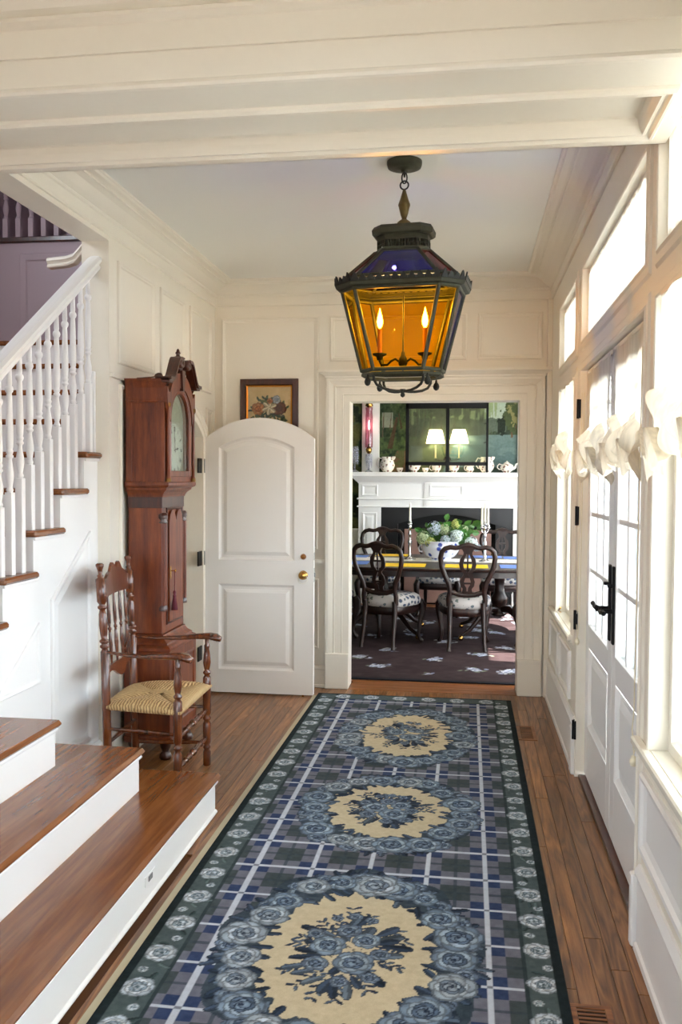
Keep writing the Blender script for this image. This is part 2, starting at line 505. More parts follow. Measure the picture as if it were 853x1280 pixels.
# soffit with a recessed, moulded panel
rx0, rx1, ry0, ry1 = -1.95, .53, 2.425, 2.765
rs = []
for a, w in ((None, 0), (0, 0), (0, .010), (.006, .018), (.014, .018), (.020, .008), (.026, .006), (.030, .012), (.038, .012), (.044, .000), (.050, -.010), (.056, -.030), (.066, -.034)):
    if a is None: rs.append([(x0, y0, ZB), (x1, y0, ZB), (x1, y1, ZB), (x0, y1, ZB)])
    else: rs.append([(rx0 + a, ry0 + a, ZB - w), (rx1 - a, ry0 + a, ZB - w), (rx1 - a, ry1 - a, ZB - w), (rx0 + a, ry1 - a, ZB - w)])
bmb.rings(rs, cap1=True, smooth=False)
bmb.box(x0, x1, y1 - .004, y1, ZB, ZB + .07)
# front face: bead, boards, crown, towards the camera
fp = [(0, ZB), (.010, ZB + .002), (.014, ZB + .010), (.008, ZB + .020), (.004, ZB + .024), (.004, ZB + .093), (-.010, ZB + .097), (.006, ZB + .101), (.004, ZB + .175), (.012, ZB + .180), (.022, ZB + .190), (.022, ZB + .200), (.012, ZB + .206), (.030, ZB + .216), (.060, ZB + .25), (.062, ZB + .262), (.075, ZB + .268), (.13, ZB + .35), (.17, ZB + .40), (.18, 3.0)]
bmb.rings([[(x0, y0 - w, z), (x1, y0 - w, z)] for w, z in fp], closed=False, smooth=False)
struct('trim_4', bmb, PAINT)

# ---------------------------------------------------------------- right wall with windows and doors (x = .58)
XR, TH = .58, .14
H0, H1 = 2.115, 2.265          # rail between lower openings and transoms
ZT = 2.635
OP = [('w', 5.0, 5.85), ('d', 3.06, 4.73), ('w', 2.0, 2.88), ('d', .25, 1.80)]
wr = MB(TR(XR))
def seg(u0, u1, v0, v1): wr.box(u0, u1, v0, v1, -TH, 0)
ys = sorted(OP, key=lambda q: q[1]); prev = -4.2
for k, a, b in ys:
    seg(prev, a, 0, 3.2); prev = b
    if k == 'w': seg(a, b, 0, .70)
    seg(a, b, H0, H1); seg(a, b, ZT, 3.2)
seg(prev, 6.66, 0, 3.2)
wall_right = struct('wall_right', wr, PAINT)
# casings as applied boards with a bead
def flatcas(a, b, v0, v1, name='window_casing', wd=.06):
    c = MB(TR(XR)); pr = [(0, 0), (0, .010), (.006, .014), (.014, .008), (wd - .01, .008), (wd, .0)]
    if v0 > 0.5:
        c.rect(a - wd, b + wd, v0 - wd, v1 + wd, [(0, 0), (.01, .008), (wd - .014, .008), (wd - .006, .014), (wd, .010), (wd, 0)], cap=False)
    else:
        c.casing(a, b, v0, v1, pr)
    return c.build(name, PAINT, wall_right)
for k, a, b in OP[:5]:
    flatcas(a, b, H1, ZT, 'transom_casing', .05)
    flatcas(a, b, .70 if k == 'w' else 0, H0, 'window_casing' if k == 'w' else 'door_casing', .05)
# sills, wainscot panels and base mouldings below the windows
SILL = mat('window_sill_paint', (243, 241, 228), .25)
for i, (a, b) in enumerate([(5.0, 5.85), (2.0, 2.88)]):
    a1, b1 = (a - .03, b + .30) if i == 0 else (a - .02, b + .17)
    s = MB(TR(XR)); s.box(a1 + (0 if i else 0), b1, .672, .702, .0005, .034, .006).box(a + .004, b - .004, .690, .7035, -.074, .002)
    s.box(a1 + .02, b1 - .02, .655, .672, 0, .018, .003)
    s.build('window_sill', SILL, wall_right)
for (a, b, v0, v1) in ((5.06, 5.60, .33, .60), (5.66, 6.22, .33, .60), (2.10, 2.97, .345, .605), (2.12, 2.95, .12, .22)):
    if v1 < .3: continue
    MB(TR(XR)).rect(a, b, v0, v1, [(0, 0), (0, .012), (.008, .020), (.02, .018), (.03, .008), (.05, .002)]).build('panel', WHITE, wall_right)
for a, b in ((4.86, 6.46), (1.86, 3.005)):
    br = MB(TR(XR)); pr = [(0, .022), (.02, .020), (.024, .012), (.235, .012), (.25, .020), (.262, .022), (.285, .008), (.285, 0)]
    br.run(pr, lambda z, w: [(a, z, w), (b, z, w)])
    br.add([(a, 0, 0)] + [(a, z, w) for z, w in pr], [tuple(range(9))]); br.add([(b, 0, 0)] + [(b, z, w) for z, w in pr], [tuple(range(9))])
    if b < 4: struct('baseboard_right', br, WHITE)
    else: br.build('baseboard_panel', WHITE, wall_right)
# plinth pieces flanking the doors
for a, b in ((4.755, 4.845), (3.01, 3.05)):
    MB(TR(XR)).box(a, b, 0, .245, 0, .03, .006).build('plinth_block', WHITE, wall_right)
MB().box(.586, .68, 3.065, 4.725, 0, .016, .004).build('threshold', MAHOGD, wall_right)
# corner board in the far right corner
MB().box(.545, .58, 6.44, 6.5, 0, 2.826, .004).build('corner_board', PAINT, wall_right)

# windows: sash frame and glass set back in the reveal
def window(n, a, b, v0, v1, mull=None, xg=.075):
    o = MB(TR(XR)); 
    o.rect(a, b, v0, v1, [(0, -xg + .02), (.0, -xg + .024), (.035, -xg + .024), (.04, -xg + .01), (.045, -xg), (.045, -xg - .03), (0, -xg - .03)], cap=False)
    fr = struct('window_%d' % n, o, PAINT)
    if mull:
        for mz in mull: MB(TR(XR)).box(a + .04, b - .04, mz - .012, mz + .012, -xg - .015, -xg + .012, .003).build('muntin', PAINT, fr)
    MB(TR(XR)).box(a + .04, b - .04, v0 + .04, v1 - .04, -xg - .008, -xg - .004).build('pane', GLASS, fr)
    return fr
n = 0
for k, a, b in OP:
    n += 1; window(n, a + .003, b - .003, H1 + .003, ZT - .003, xg=.05)
    if k == 'w':
        n += 1; wn = window(n, a + .003, b - .003, .703, H0 - .003)
        if n in (2,):
            MB().tube([(.575, 5.62, .735), (.56, 5.58, .75), (.555, 5.50, .765), (.56, 5.46, .785)], .006, 6).build('crank', BRASS, wn)
            MB(TR(XR)).box((a + b) / 2 - .04, (a + b) / 2 + .04, .703, H0, -.095, -.03, .004).build('mullion', PAINT, wn)

NAVY = mat('dark_blue_outside_paint', (34, 44, 62), .5)
# ---------------------------------------------------------------- french doors
def french(n, a, b, lever_side, full=True):
    """leaf between y=a and y=b; lever on the side given (+1 towards b)"""
    xo = -.035
    o = MB(TR(XR)); st = .105
    g0, g1 = .815, H0 - .105
    o.box(a, a + st, .03, H0 - .004, xo - .045, xo, .004).box(b - st, b, .03, H0 - .004, xo - .045, xo, .004)
    o.box(a + st, b - st, g1, H0 - .004, xo - .045, xo, .003).box(a + st, b - st, .70, g0, xo - .045, xo, .003)
    o.box(a + st, b - st, .03, .30, xo - .045, xo, .003)
    d = struct('door_%d' % n, o, WHITE)
    MB(TR(XR)).rect(a + st, b - st, .30, .70, [(0, xo), (.008, xo - .006), (.02, xo - .018), (.05, xo - .018), (.075, xo - .006)]).build('door_panel', WHITE, d)
    MB(TR(XR)).box(a + st, b - st, g0, g1, xo - .026, xo - .022).build('pane', GLASS, d)
    w = (b - a - 2 * st)
    MB(TR(XR)).rect(a + st - .004, b - st + .004, g0 - .004, g1 + .004, [(0, xo - .046), (.0, xo - .080), (.014, xo - .080), (.018, xo - .046)], cap=False).build('outer_frame', NAVY, d)
    for i in (1, 2):
        c = a + st + w * i / 3
        MB(TR(XR)).box(c - .010, c + .010, g0, g1, xo - .026, xo - .004, .003).build('muntin', WHITE, d)
        MB(TR(XR)).box(c - .009, c + .009, g0, g1, xo - .078, xo - .028, .003).build('outer_muntin', NAVY, d)
    for zz in (1.098, 1.381, 1.664, 1.90):
        MB(TR(XR)).box(a + st, b - st, zz - .011, zz + .011, xo - .044, xo - .004, .003).build('muntin', WHITE, d)
    MB(TR(XR)).rect(a + st - .006, b - st + .006, g0 - .006, g1 + .006, [(0, xo), (0, xo + .005), (.010, xo + .004), (.014, xo - .008)], cap=False).build('glazing_bead', WHITE, d)
    c = (b - .045) if lever_side > 0 else (a + .045)
    MB(TR(XR)).box(c - .016, c + .016, .86, 1.19, xo, xo + .010, .003).build('lock_plate', BLACK, d)
    if lever_side:
        lv = MB(TR(XR)); lv.T = None
        x = XR - xo - .010
        lv.tube([(x, c, 1.00), (x - .05, c, 1.00)], .010, 8)
        s = 1 if lever_side < 0 else -1
        lv.tube([(x - .048, c, 1.00), (x - .052, c + s * .05, 1.0), (x - .052, c + s * .09, 1.012), (x - .05, c + s * .115, 1.005)], [.011, .009, .008, .010], 8)
        lv.lathe([(.0, 0), (.016, .002), (.012, .014), (.0, .018)], (x - .055, c, 1.00), 10, ax='X')
        lv.build('lever_handle', BLACK, d)
        MB(TR(XR)).box(c - .012, c + .012, 1.10, 1.115, xo + .01, xo + .03, .003).build('thumb_turn', BLACK, d)
    return d
d_near = french(2, 3.065, 3.892, 1)
d_far = french(3, 3.898, 4.725, -1)
french(4, .255, 1.02, 0); french(5, 1.03, 1.795, 0)
# knuckled black hinges on the far leaf
for z in (.246, .824, 1.367, 1.92):
    h = MB(); h.lathe([(.008, -.05), (.008, .05)], (.560, 4.742, z), 8).box(.562, .572, 4.722, 4.762, z - .048, z + .048)
    h.build('hinge', BLACK, d_far)

# ---------------------------------------------------------------- gathered sheer shades
SHEER = sheer('sheer_linen', (248, 244, 232), .10, .6)
SHEERT = sheer('sheer_linen_panel', (250, 248, 240), .22, .65)
SHEERG = sheer('gathered_linen', (226, 216, 196), .02, .30)
ACORN = mat('ivory_cord_knob', (236, 228, 200), .4)
def shade(a, b, ztop, zbot, xw, label, seed=0, top_in=0, side=0):
    nu, nv = 44, 46
    rs = random.Random(seed); mb = MB()
    pts = []
    ph = [rs.uniform(0, 6) for _ in range(5)]
    for j in range(nv + 1):
        t = j / nv; ring = []
        for i in range(nu + 1):
            s = i / nu * 2 - 1
            flat = max(0, (t - .70) / .30)
            edge = abs(s)
            zb = zbot + .10 * math.exp(-((abs(s) - .55) / .16) ** 2) - .07 * edge ** 6 + .03 * math.exp(-(s / .2) ** 2)
            z = ztop + (zb - ztop) * t
            puff = math.sin(PI * min(1, flat * 1.05)) ** .8 if flat > 0 else 0
            out = .012 + .004 * math.sin(9 * s + ph[0]) * (1 - flat)
            fold = .018 * math.sin(22 * s + 5 * t + ph[1]) + .012 * math.sin(37 * s - 7 * t + ph[2])
            out += puff * (.036 + fold * 1.0) + flat * .012
            out += .02 * flat * math.sin(14 * s + ph[3])
            z += .030 * puff * math.sin(13 * s + 8 * t + ph[4])
            narrow = 1 - .10 * max(0, (t - .15)) * (1 - .6 * flat) + .05 * flat * edge
            y = (a + b) / 2 + s * (b - a) / 2 * narrow
            ring.append((xw - out, y, z))
        pts.append(ring)
    kf = int(nv * .72)
    mb.rings(pts[:kf + 1], closed=False); mb.mat = 1; mb.rings(pts[kf:], closed=False)
    t = thing('window_shade', label, 'curtain', (xw, (a + b) / 2, ztop), group='gathered sheer shades on the right wall')
    mb.build('shade_cloth', [SHEER, SHEERG], t)
    # tails: small hanging pleats under the gathers
    for q, sy in enumerate((-.55, .55)):
        c = (a + b) / 2 + sy * (b - a) / 2; m2 = MB(); rr = []
        for j in range(9):
            tt = j / 8; r2 = []
            for i in range(17):
                u = i / 16 * 2 - 1
                r2.append((xw - .05 - .022 * math.sin(9 * u + q + ph[2]) - .02 * (1 - tt), c + u * (.030 + .075 * tt), zbot + .10 - tt * (.135 - .05 * abs(u) ** .5 + .012 * math.sin(11 * u))))
            rr.append(r2)
        m2.rings(rr, closed=False).build('tail', SHEERG, t)
    MB().box(xw - .014, xw - .002, a + .004, b - .004, ztop - .006, ztop + .012, .002).build('head_rail', PAINT, t)
    return t
shade(5.02, 5.66, 2.105, 1.62, XR - .005, 'gathered sheer shade on the narrow window nearest the far corner', 3)
sh1 = shade(3.93, 4.70, 2.095, 1.60, XR + .030, 'gathered sheer shade on the far door leaf, next to the narrow window', 5)
sh2 = shade(3.09, 3.87, 2.095, 1.60, XR + .030, 'gathered sheer shade on the near door leaf, between the two other door and window shades', 8)
sh3 = shade(2.02, 2.78, 2.105, 1.60, XR - .005, 'wide gathered sheer shade at the right frame edge on the nearest window', 12)
for sh, y, zt, zb in ((sh1, 4.70, 2.0, .72), (sh2, 3.10, 2.0, .60)):
    c = MB(); c.tube([(.585, y, zt), (.578, y, zb + .1), (.570, y - .01, zb + .04), (.566, y - .004, zb + .02)], .0022, 5)
    c.tube([(.575, y + .012, zt), (.569, y + .02, zb + .16), (.566, y + .03, zb + .10), (.568, y, zb + .02)], .0022, 5)
    cc = c.build('pull_cord', ACORN, sh)
    MB().lathe([(.0, -.022), (.009, -.018), (.013, -.006), (.012, .004), (.007, .010), (.009, .013), (.004, .018)], (.566, y - .002, zb), 10).build('cord_knob', ACORN, cc)
for i, (a, b, lb) in enumerate(((5.01, 5.84, 'small sheer panel in the transom nearest the far corner'), (3.07, 4.72, 'long sheer panel in the wide transom above the french doors'), (2.01, 2.87, 'sheer panel in the transom at the upper right frame edge'))):
    m2 = MB(); rr = []
    for j in range(7):
        z = ZT - .03 - j / 6 * (ZT - H1 - .06)
        rr.append([(XR + .018 - .004 * math.sin((a + (b - a) * k / 80) * 60) - .003 * math.sin(k * 1.7), a + .02 + (b - a - .04) * k / 80, z) for k in range(81)])
    m2.rings(rr, closed=False)
    o = m2.build('transom_curtain', SHEERT); tag(o, lb, 'curtain', 'flat sheer panels in the transoms')

# ---------------------------------------------------------------- camera end of the room and the stairwell shell
bk = MB().box(-5.5, -3.2, -4.2, -4.05, 0, 3.2).box(.2, .74, -4.2, -4.05, 0, 3.2).box(-3.2, .2, -4.2, -4.05, 0, .6).box(-3.2, .2, -4.2, -4.05, 1.9, 3.2)
struct('wall_back', bk, PAINT)
wn = MB()
for i in range(5):
    xx = -3.2 + 3.4 * i / 4; wn.box(xx - .04, xx + .04, -4.16, -4.08, .6, 1.9)
wn.box(-3.2, .2, -4.16, -4.08, 1.2, 1.26)
struct('window_20', wn, PAINT)
sw = MB()
# outer wall of the stairwell, with a high window
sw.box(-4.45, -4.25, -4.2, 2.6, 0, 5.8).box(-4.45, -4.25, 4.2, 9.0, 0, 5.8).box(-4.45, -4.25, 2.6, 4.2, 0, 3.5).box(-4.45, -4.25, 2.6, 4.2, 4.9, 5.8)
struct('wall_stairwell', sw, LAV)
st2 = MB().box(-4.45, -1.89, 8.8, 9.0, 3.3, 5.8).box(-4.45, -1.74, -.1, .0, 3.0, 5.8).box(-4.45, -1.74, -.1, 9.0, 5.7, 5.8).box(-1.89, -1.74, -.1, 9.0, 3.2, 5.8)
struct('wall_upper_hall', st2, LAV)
# ---------------------------------------------------------------- staircase
RISE, RUN = .187, .272
stair = thing('staircase', 'white staircase with oak treads, turned white balusters and a painted handrail', 'staircase', (-1.6, 3.0, 0))
def nosed(mb, x0, x1, y0, y1, z, rot=None):
    mb.box(x0, x1, y0, y1, z - .030, z, .009)
def lowstep(z, xn, yf, xb):
    m2 = MB(); m2.box(xb, xn, .5, yf, z - .030, z, .012); m2.build('tread', TREAD, stair)
    m3 = MB(); m3.box(xb, xn - .022, .52, yf - .025, z - RISE, z - .030)
    m3.box(xb, xn - .010, .52, yf - .012, z - .046, z - .030, .005)
    if z < .2:
        pr = [(0, .012), (.018, .010), (.022, 0)]
        m3.box(xb, xn - .012, .52, yf - .013, 0, .022, .008)
    return m3.build('riser', WHITE, stair)
r1 = lowstep(.187, -1.120, 3.958, -1.95)
lowstep(.374, -1.385, 3.690, -1.95)
lowstep(.561, -1.635, 3.412, -1.95)
MB().box(-1.1425, -1.139, 3.03, 3.13, .070, .105, .001).build('outlet_cover', WHITE, r1)
MB().box(-1.1395, -1.1375, 3.06, 3.10, .078, .097).build('outlet_slots', mat('outlet_grey', (120, 120, 120), .5), r1)
# landing behind the third step
MB().box(-3.3, -1.951, .5, 3.25, .531, .5605, .008).build('tread', TREAD, stair)
MB().box(-3.3, -1.95, .5, 3.40, 0, .531).build('landing_base', WHITE, stair)
yf = lambda n: 4.316 - (9 - n) * RUN
XS = -1.957
for n in range(4, 14):
    z = n * RISE; a = yf(n); b = yf(n + 1)
    inside = n >= 10
    xr = -2.045 if inside else XS + .030
    if n < 13: MB().box(-3.3, xr, a, min(b + .03, 4.508) if not inside else b + .03, z - .030, z, .009).build('tread', TREAD, stair)
    MB().box(-3.3, (-2.045 if inside else XS), a + .025, a + .045, z - RISE, z - .030).build('riser', WHITE, stair)
MB().box(-4.24, -2.045, yf(13), 6.49, 13 * RISE - .030, 13 * RISE, .009).build('landing', TREAD, stair)
# stepped stringer wall, one piece per step down to the floor, with its raised panels
sg = MB(TL(XS))
for n in range(4, 10):
    a = yf(n) + .045; b = min(yf(n + 1) + .045, 4.51)
    lo = .0 if a > 3.3 else .56
    sg.box(a, b, 0 if a > 3.3 else .55, n * RISE - .030, -.10, 0)
    if a < 3.3 < b: pass
    sg.box(a - .02, b + .012, n * RISE - .046, n * RISE - .030, 0, .012, .003)
sg.box(3.41, 3.545, 0, .55, -.10, 0)
sgo = sg.build('stringer_wall', WHITE, stair)
def sloped(u0, u1, v0, slope, top0):
    # panel with a raked top: at u the top is top0 + slope*(u-u0)
    def f(i):
        q = math.atan(slope)
        t = lambda u: top0 + slope * (u - u0) - i / math.cos(q)
        return [(u0 + i, v0 + i), (u1 - i, v0 + i), (u1 - i, t(u1 - i)), (u0 + i, t(u0 + i))]
    return f
SP = [(0, 0), (0, .010), (.006, .016), (.018, .014), (.028, .005), (.038, .003), (.062, .010)]
MB(TL(XS)).outline(sloped(3.96, 4.40, .17, RISE / RUN, .97), SP).build('panel', WHITE, sgo)
MB(TL(XS)).outline(sloped(3.46, 3.84, .60, RISE / RUN, .62 + .0), [(0, 0), (0, .010), (.006, .014), (.014, .012), (.02, .004)]).build('panel', WHITE, sgo)
bb = base_run(TL(XS), 3.69, 4.51, .14, .012); bb.build('base_moulding', WHITE, sgo)
# balusters: square foot, long taper with rings
XBAL = -1.980
def baluster(hfoot, htop):
    m2 = MB(); r = .0165
    m2.box(-r, r, -r, r, 0, hfoot, .002)
    L = htop - hfoot; b = hfoot
    prof = [(.0, b - .001), (.012, b), (.016, b + .010), (.013, b + .018), (.011, b + .024), (.0150, b + .045), (.0185, b + .068), (.0175, b + .090), (.0115, b + .125), (.0095, b + .140),
            (.0105, b + .148), (.0165, b + .153), (.0165, b + .160), (.0115, b + .165), (.0150, b + .172), (.0165, b + .180), (.0120, b + .187), (.0150, b + .195), (.0172, b + .24),
            (.0160, b + L * .50), (.0122, b + L - .150), (.0110, b + L - .135), (.0165, b + L - .128), (.0190, b + L - .118), (.0165, b + L - .108), (.0110, b + L - .102), (.0128, b + L - .090), (.0105, b + L - .020), (.0100, b + L)]
    m2.lathe(prof, n=10)
    return m2
RAILB = lambda y: 2.725 + (RISE / RUN) * (y - 4.60) - .012          # underside of the handrail
protos = {}
k = 0
for n in range(9, 2, -1):
    for j in (2, 1, 0):
        y = yf(n) + .045 + j * RUN / 3
        if y < 2.5: continue
        h = RAILB(y) - n * RISE; key = j
        foot = .38 - .062 * (2 - j) + 0
        foot = .30 + j * .0623
        if key not in protos:
            me = baluster(foot, h).mesh('baluster', [WHITE]); protos[key] = me
        o = bpy.data.objects.new('baluster', protos[key]); COL.objects.link(o)
        o.parent = stair; o.matrix_parent_inverse = parent_world(stair).inverted(); o.location = (XBAL, y, n * RISE)
hb = MB(); hb.box(XBAL - .016, XBAL + .016, 4.486, 4.5095, 9 * RISE, 9 * RISE + .43, .002)
hb.lathe([(.012, 9 * RISE + .43), (.011, 2.0), (.010, 2.1)], (XBAL, 4.498, 0), 8)
hb.build('half_baluster', WHITE, stair)
# handrail: profiled and raked
rl = MB(); sl = RISE / RUN
hp = [(-.030, 0), (-.034, .010), (-.026, .022), (-.034, .032), (-.042, .040), (-.040, .056), (-.022, .066), (0, .069), (.022, .066), (.040, .056), (.042, .040), (.034, .032), (.026, .022), (.034, .010), (.030, 0)]
ra = [[(XBAL + .012 + p, yy, RAILB(yy) + q * 1.05) for p, q in hp] for yy in (2.3, 4.5095)]
rl.rings(ra, cap0=True, cap1=True, smooth=False)
rl.build('handrail', WHITE, stair)

# ---------------------------------------------------------------- upper gallery seen above the flight
gal = MB(); GY = 6.5
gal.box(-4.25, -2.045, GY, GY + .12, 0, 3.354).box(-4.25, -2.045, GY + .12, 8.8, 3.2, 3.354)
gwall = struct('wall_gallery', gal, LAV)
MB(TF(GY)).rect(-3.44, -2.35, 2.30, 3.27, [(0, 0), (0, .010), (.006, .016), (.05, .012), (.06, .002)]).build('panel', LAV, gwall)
MB().box(-4.25, -2.045, GY - .03, GY + .14, 3.355, 3.395, .006).build('nosing', MAHOGD, gwall)
gb = thing('gallery_balustrade', 'upstairs gallery railing of pale turned balusters under a dark rail, above the stairwell', 'railing', (-3.1, GY + .05, 3.395))
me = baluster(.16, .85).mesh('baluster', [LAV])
for i in range(15):
    o = bpy.data.objects.new('baluster', me); COL.objects.link(o); o.parent = gb
    o.matrix_parent_inverse = parent_world(gb).inverted(); o.location = (-4.0 + i * .105 + .0, GY + .05, 3.395); o.scale = (1.25, 1.25, 1)
MB().box(-4.25, -2.05, GY + .01, GY + .09, 4.245, 4.30, .012).build('handrail', MAHOGD, gb)
# handrail of the second flight, ending in a level easing
ur = thing('upper_handrail', 'short end of a painted handrail rising from behind the wall above the lower rail', 'handrail', (-2.5, 5.55, 2.95))
h2 = MB(); h2.rings([[(xx, 5.5 + p, zz + q) for p, q in hp] for xx, zz in ((-2.71, 2.905), (-2.58, 2.915), (-2.53, 2.93), (-2.10, 3.38))], cap0=True, cap1=True, smooth=False)
h2.build('rail', PAINT, ur)
MB().box(-2.10, -2.0402, 5.46, 5.54, 3.10, 3.45, .004).build('rosette', PAINT, ur)
# ================================================================ painted textile / picture grids
class Canvas:
    """a colour field in metres; painted with numpy and carried by mesh vertices"""
    def __init__(s, w, h, res, col):
        s.nx = int(round(w / res)) + 1; s.ny = int(round(h / res)) + 1
        s.w = w; s.h = h
        s.x, s.y = np.meshgrid(np.linspace(0, w, s.nx), np.linspace(0, h, s.ny))
        s.c = np.empty((s.ny, s.nx, 3)); s.c[:] = col

    def paint(s, m, col, a=1.0, sl=None):
        c = s.c if sl is None else s.c[sl]
        k = (m * a)[..., None]
        c[:] = c * (1 - k) + np.array(col, float) * k

    def win(s, cx, cy, r):
        i0 = max(0, int((cx - r) / s.w * (s.nx - 1))); i1 = min(s.nx, int((cx + r) / s.w * (s.nx - 1)) + 2)
        j0 = max(0, int((cy - r) / s.h * (s.ny - 1))); j1 = min(s.ny, int((cy + r) / s.h * (s.ny - 1)) + 2)
        if i0 >= i1 or j0 >= j1: return None
        return (slice(j0, j1), slice(i0, i1))

    def petal(s, cx, cy, L, wd, ang, col, edge=None, base=0.0):
        """leaf or petal from (cx,cy) outwards"""
        sl = s.win(cx + math.cos(ang) * L / 2, cy + math.sin(ang) * L / 2, L * .6 + wd)
        if not sl: return
        X = s.x[sl] - cx; Y = s.y[sl] - cy
        u = (X * math.cos(ang) + Y * math.sin(ang)) / L; v = (-X * math.sin(ang) + Y * math.cos(ang)) / wd
        prof = np.sqrt(np.clip(u * (1 - u) * 4, 0, 1)) * (.55 + .45 * u + base)
        m = (np.abs(v) < prof) & (u > 0) & (u < 1)
        if edge is not None:
            s.paint(m, edge, 1, sl); m = (np.abs(v) < prof * .80) & (u > .03) & (u < .93)
        shade = (1 - .28 * (v > 0) * (np.abs(v) < 2))
        c = s.c[sl]; mm = m[..., None]
        c[:] = np.where(mm, np.array(col) * shade[..., None], c)

    def rose(s, cx, cy, r, cols, rnd):
        """cols dark -> light; overlapping petals from outside in"""
        d, m, l, w = cols; a0 = rnd.uniform(0, 6)
        for ring, (rr, n, c, ps) in enumerate(((.62, 7, l, .62), (.42, 6, w, .52), (.26, 5, m, .40), (.14, 4, l, .30))):
            for i in range(n):
                a = a0 + i * 2 * PI / n + ring * .5 + rnd.uniform(-.15, .15)
                px = cx + math.cos(a) * rr * r; py = cy + math.sin(a) * rr * r
                q = ps * r * rnd.uniform(.85, 1.1); sl = s.win(px, py, q * 1.2)
                if not sl: continue
                D = np.hypot(s.x[sl] - px, s.y[sl] - py) / q
                k = rnd.uniform(.88, 1.1)
                s.paint(D < 1, np.array(c) * .66 if ring < 3 else np.array(d), 1, sl)
                lit = np.clip(1.0 - .35 * D + .18 * ((s.x[sl] - px) * math.cos(a) + (s.y[sl] - py) * math.sin(a)) / q, .5, 1.2)
                c2 = s.c[sl]; mm = (D < .82)[..., None]
                c2[:] = np.where(mm, np.clip(np.array(c) * k * lit[..., None] * 1.12, 0, 255), c2)
        sl = s.win(cx, cy, r * .2)
        if sl: s.paint(np.hypot(s.x[sl] - cx, s.y[sl] - cy) < r * .10, d, 1, sl)

    def mesh(s, name, fn, mats):
        """fn(x,y)->(X,Y,Z) arrays"""
        P = np.stack(fn(s.x, s.y), -1).reshape(-1, 3).astype(np.float32)
        nx, ny = s.nx, s.ny
        idx = np.arange(nx * ny, dtype=np.int32).reshape(ny, nx)
        q = np.stack([idx[:-1, :-1], idx[:-1, 1:], idx[1:, 1:], idx[1:, :-1]], -1).reshape(-1)
        me = bpy.data.meshes.new(name)
        me.vertices.add(len(P)); me.vertices.foreach_set('co', P.ravel())
        me.loops.add(len(q)); me.loops.foreach_set('vertex_index', q)
        nq = len(q) // 4
        me.polygons.add(nq); me.polygons.foreach_set('loop_start', np.arange(nq, dtype=np.int32) * 4)
        me.update(calc_edges=True)
        a = me.color_attributes.new('col', 'FLOAT_COLOR', 'POINT')
        C = np.clip(s.c.reshape(-1, 3) / 255., 0, 1)
        C = np.where(C <= .04045, C / 12.92, ((C + .055) / 1.055) ** 2.4)
        a.data.foreach_set('color', np.concatenate([C, np.ones((len(C), 1))], 1).astype(np.float32).ravel())
        for mm in mats: me.materials.append(mm)
        return me


def vnoise(X, Y, seed=0, oct=3):
    """cheap value noise"""
    r = np.random.RandomState(seed); out = 0; amp = 1; tot = 0
    for o in range(oct):
        g = r.rand(64, 64); x = (X * 2 ** o) % 63; y = (Y * 2 ** o) % 63
        i = x.astype(int); j = y.astype(int); fx = x - i; fy = y - j
        fx = fx * fx * (3 - 2 * fx); fy = fy * fy * (3 - 2 * fy)
        v = (g[j, i] * (1 - fx) + g[j, i + 1] * fx) * (1 - fy) + (g[j + 1, i] * (1 - fx) + g[j + 1, i + 1] * fx) * fy
        out = out + v * amp; tot += amp; amp *= .5
    return out / tot


# ================================================================ the runner rug
RX0, RX1, RY0, RY1 = -1.05, .31, 1.9, 6.27
cv = Canvas(RX1 - RX0, RY1 - RY0, .0045, (70, 80, 92))
rr = random.Random(11)
X = cv.x + RX0; Y = cv.y + RY0
fx = ((X - .082) / .2255) % 1.0; fx = np.minimum(fx, 1 - fx)
fy = ((Y - 2.440) / .2425) % 1.0; fy = np.minimum(fy, 1 - fy)
A = fx < .25; B = fy < .25
navy, grey, green = (44, 60, 96), (104, 106, 120), (62, 72, 76)
cv.c[:] = grey
cv.paint((A & B) * 1., navy); cv.paint((~A & ~B) * 1., green)
dk = (np.abs(fx - .5) < .03) | (np.abs(fy - .5) < .035)
cv.paint(dk * 1., (48, 62, 72), .6)
wl_ = (fx < .042) | (fy < .030)
cv.paint(wl_ * 1., (186, 194, 206)); cv.paint(((fx < .042) & (fy < .030)) * 1., (120, 124, 136))
ROSE = ((36, 50, 72), (88, 108, 132), (120, 140, 162), (152, 170, 188))
ROSE2 = ((40, 54, 74), (78, 96, 118), (104, 122, 146), (134, 152, 172))
ROSEL = ((50, 62, 78), (112, 128, 146), (150, 164, 178), (178, 190, 202))
LEAF = [(46, 62, 84), (66, 84, 108), (90, 108, 128), (38, 52, 72)]
CREAM = (196, 184, 156)
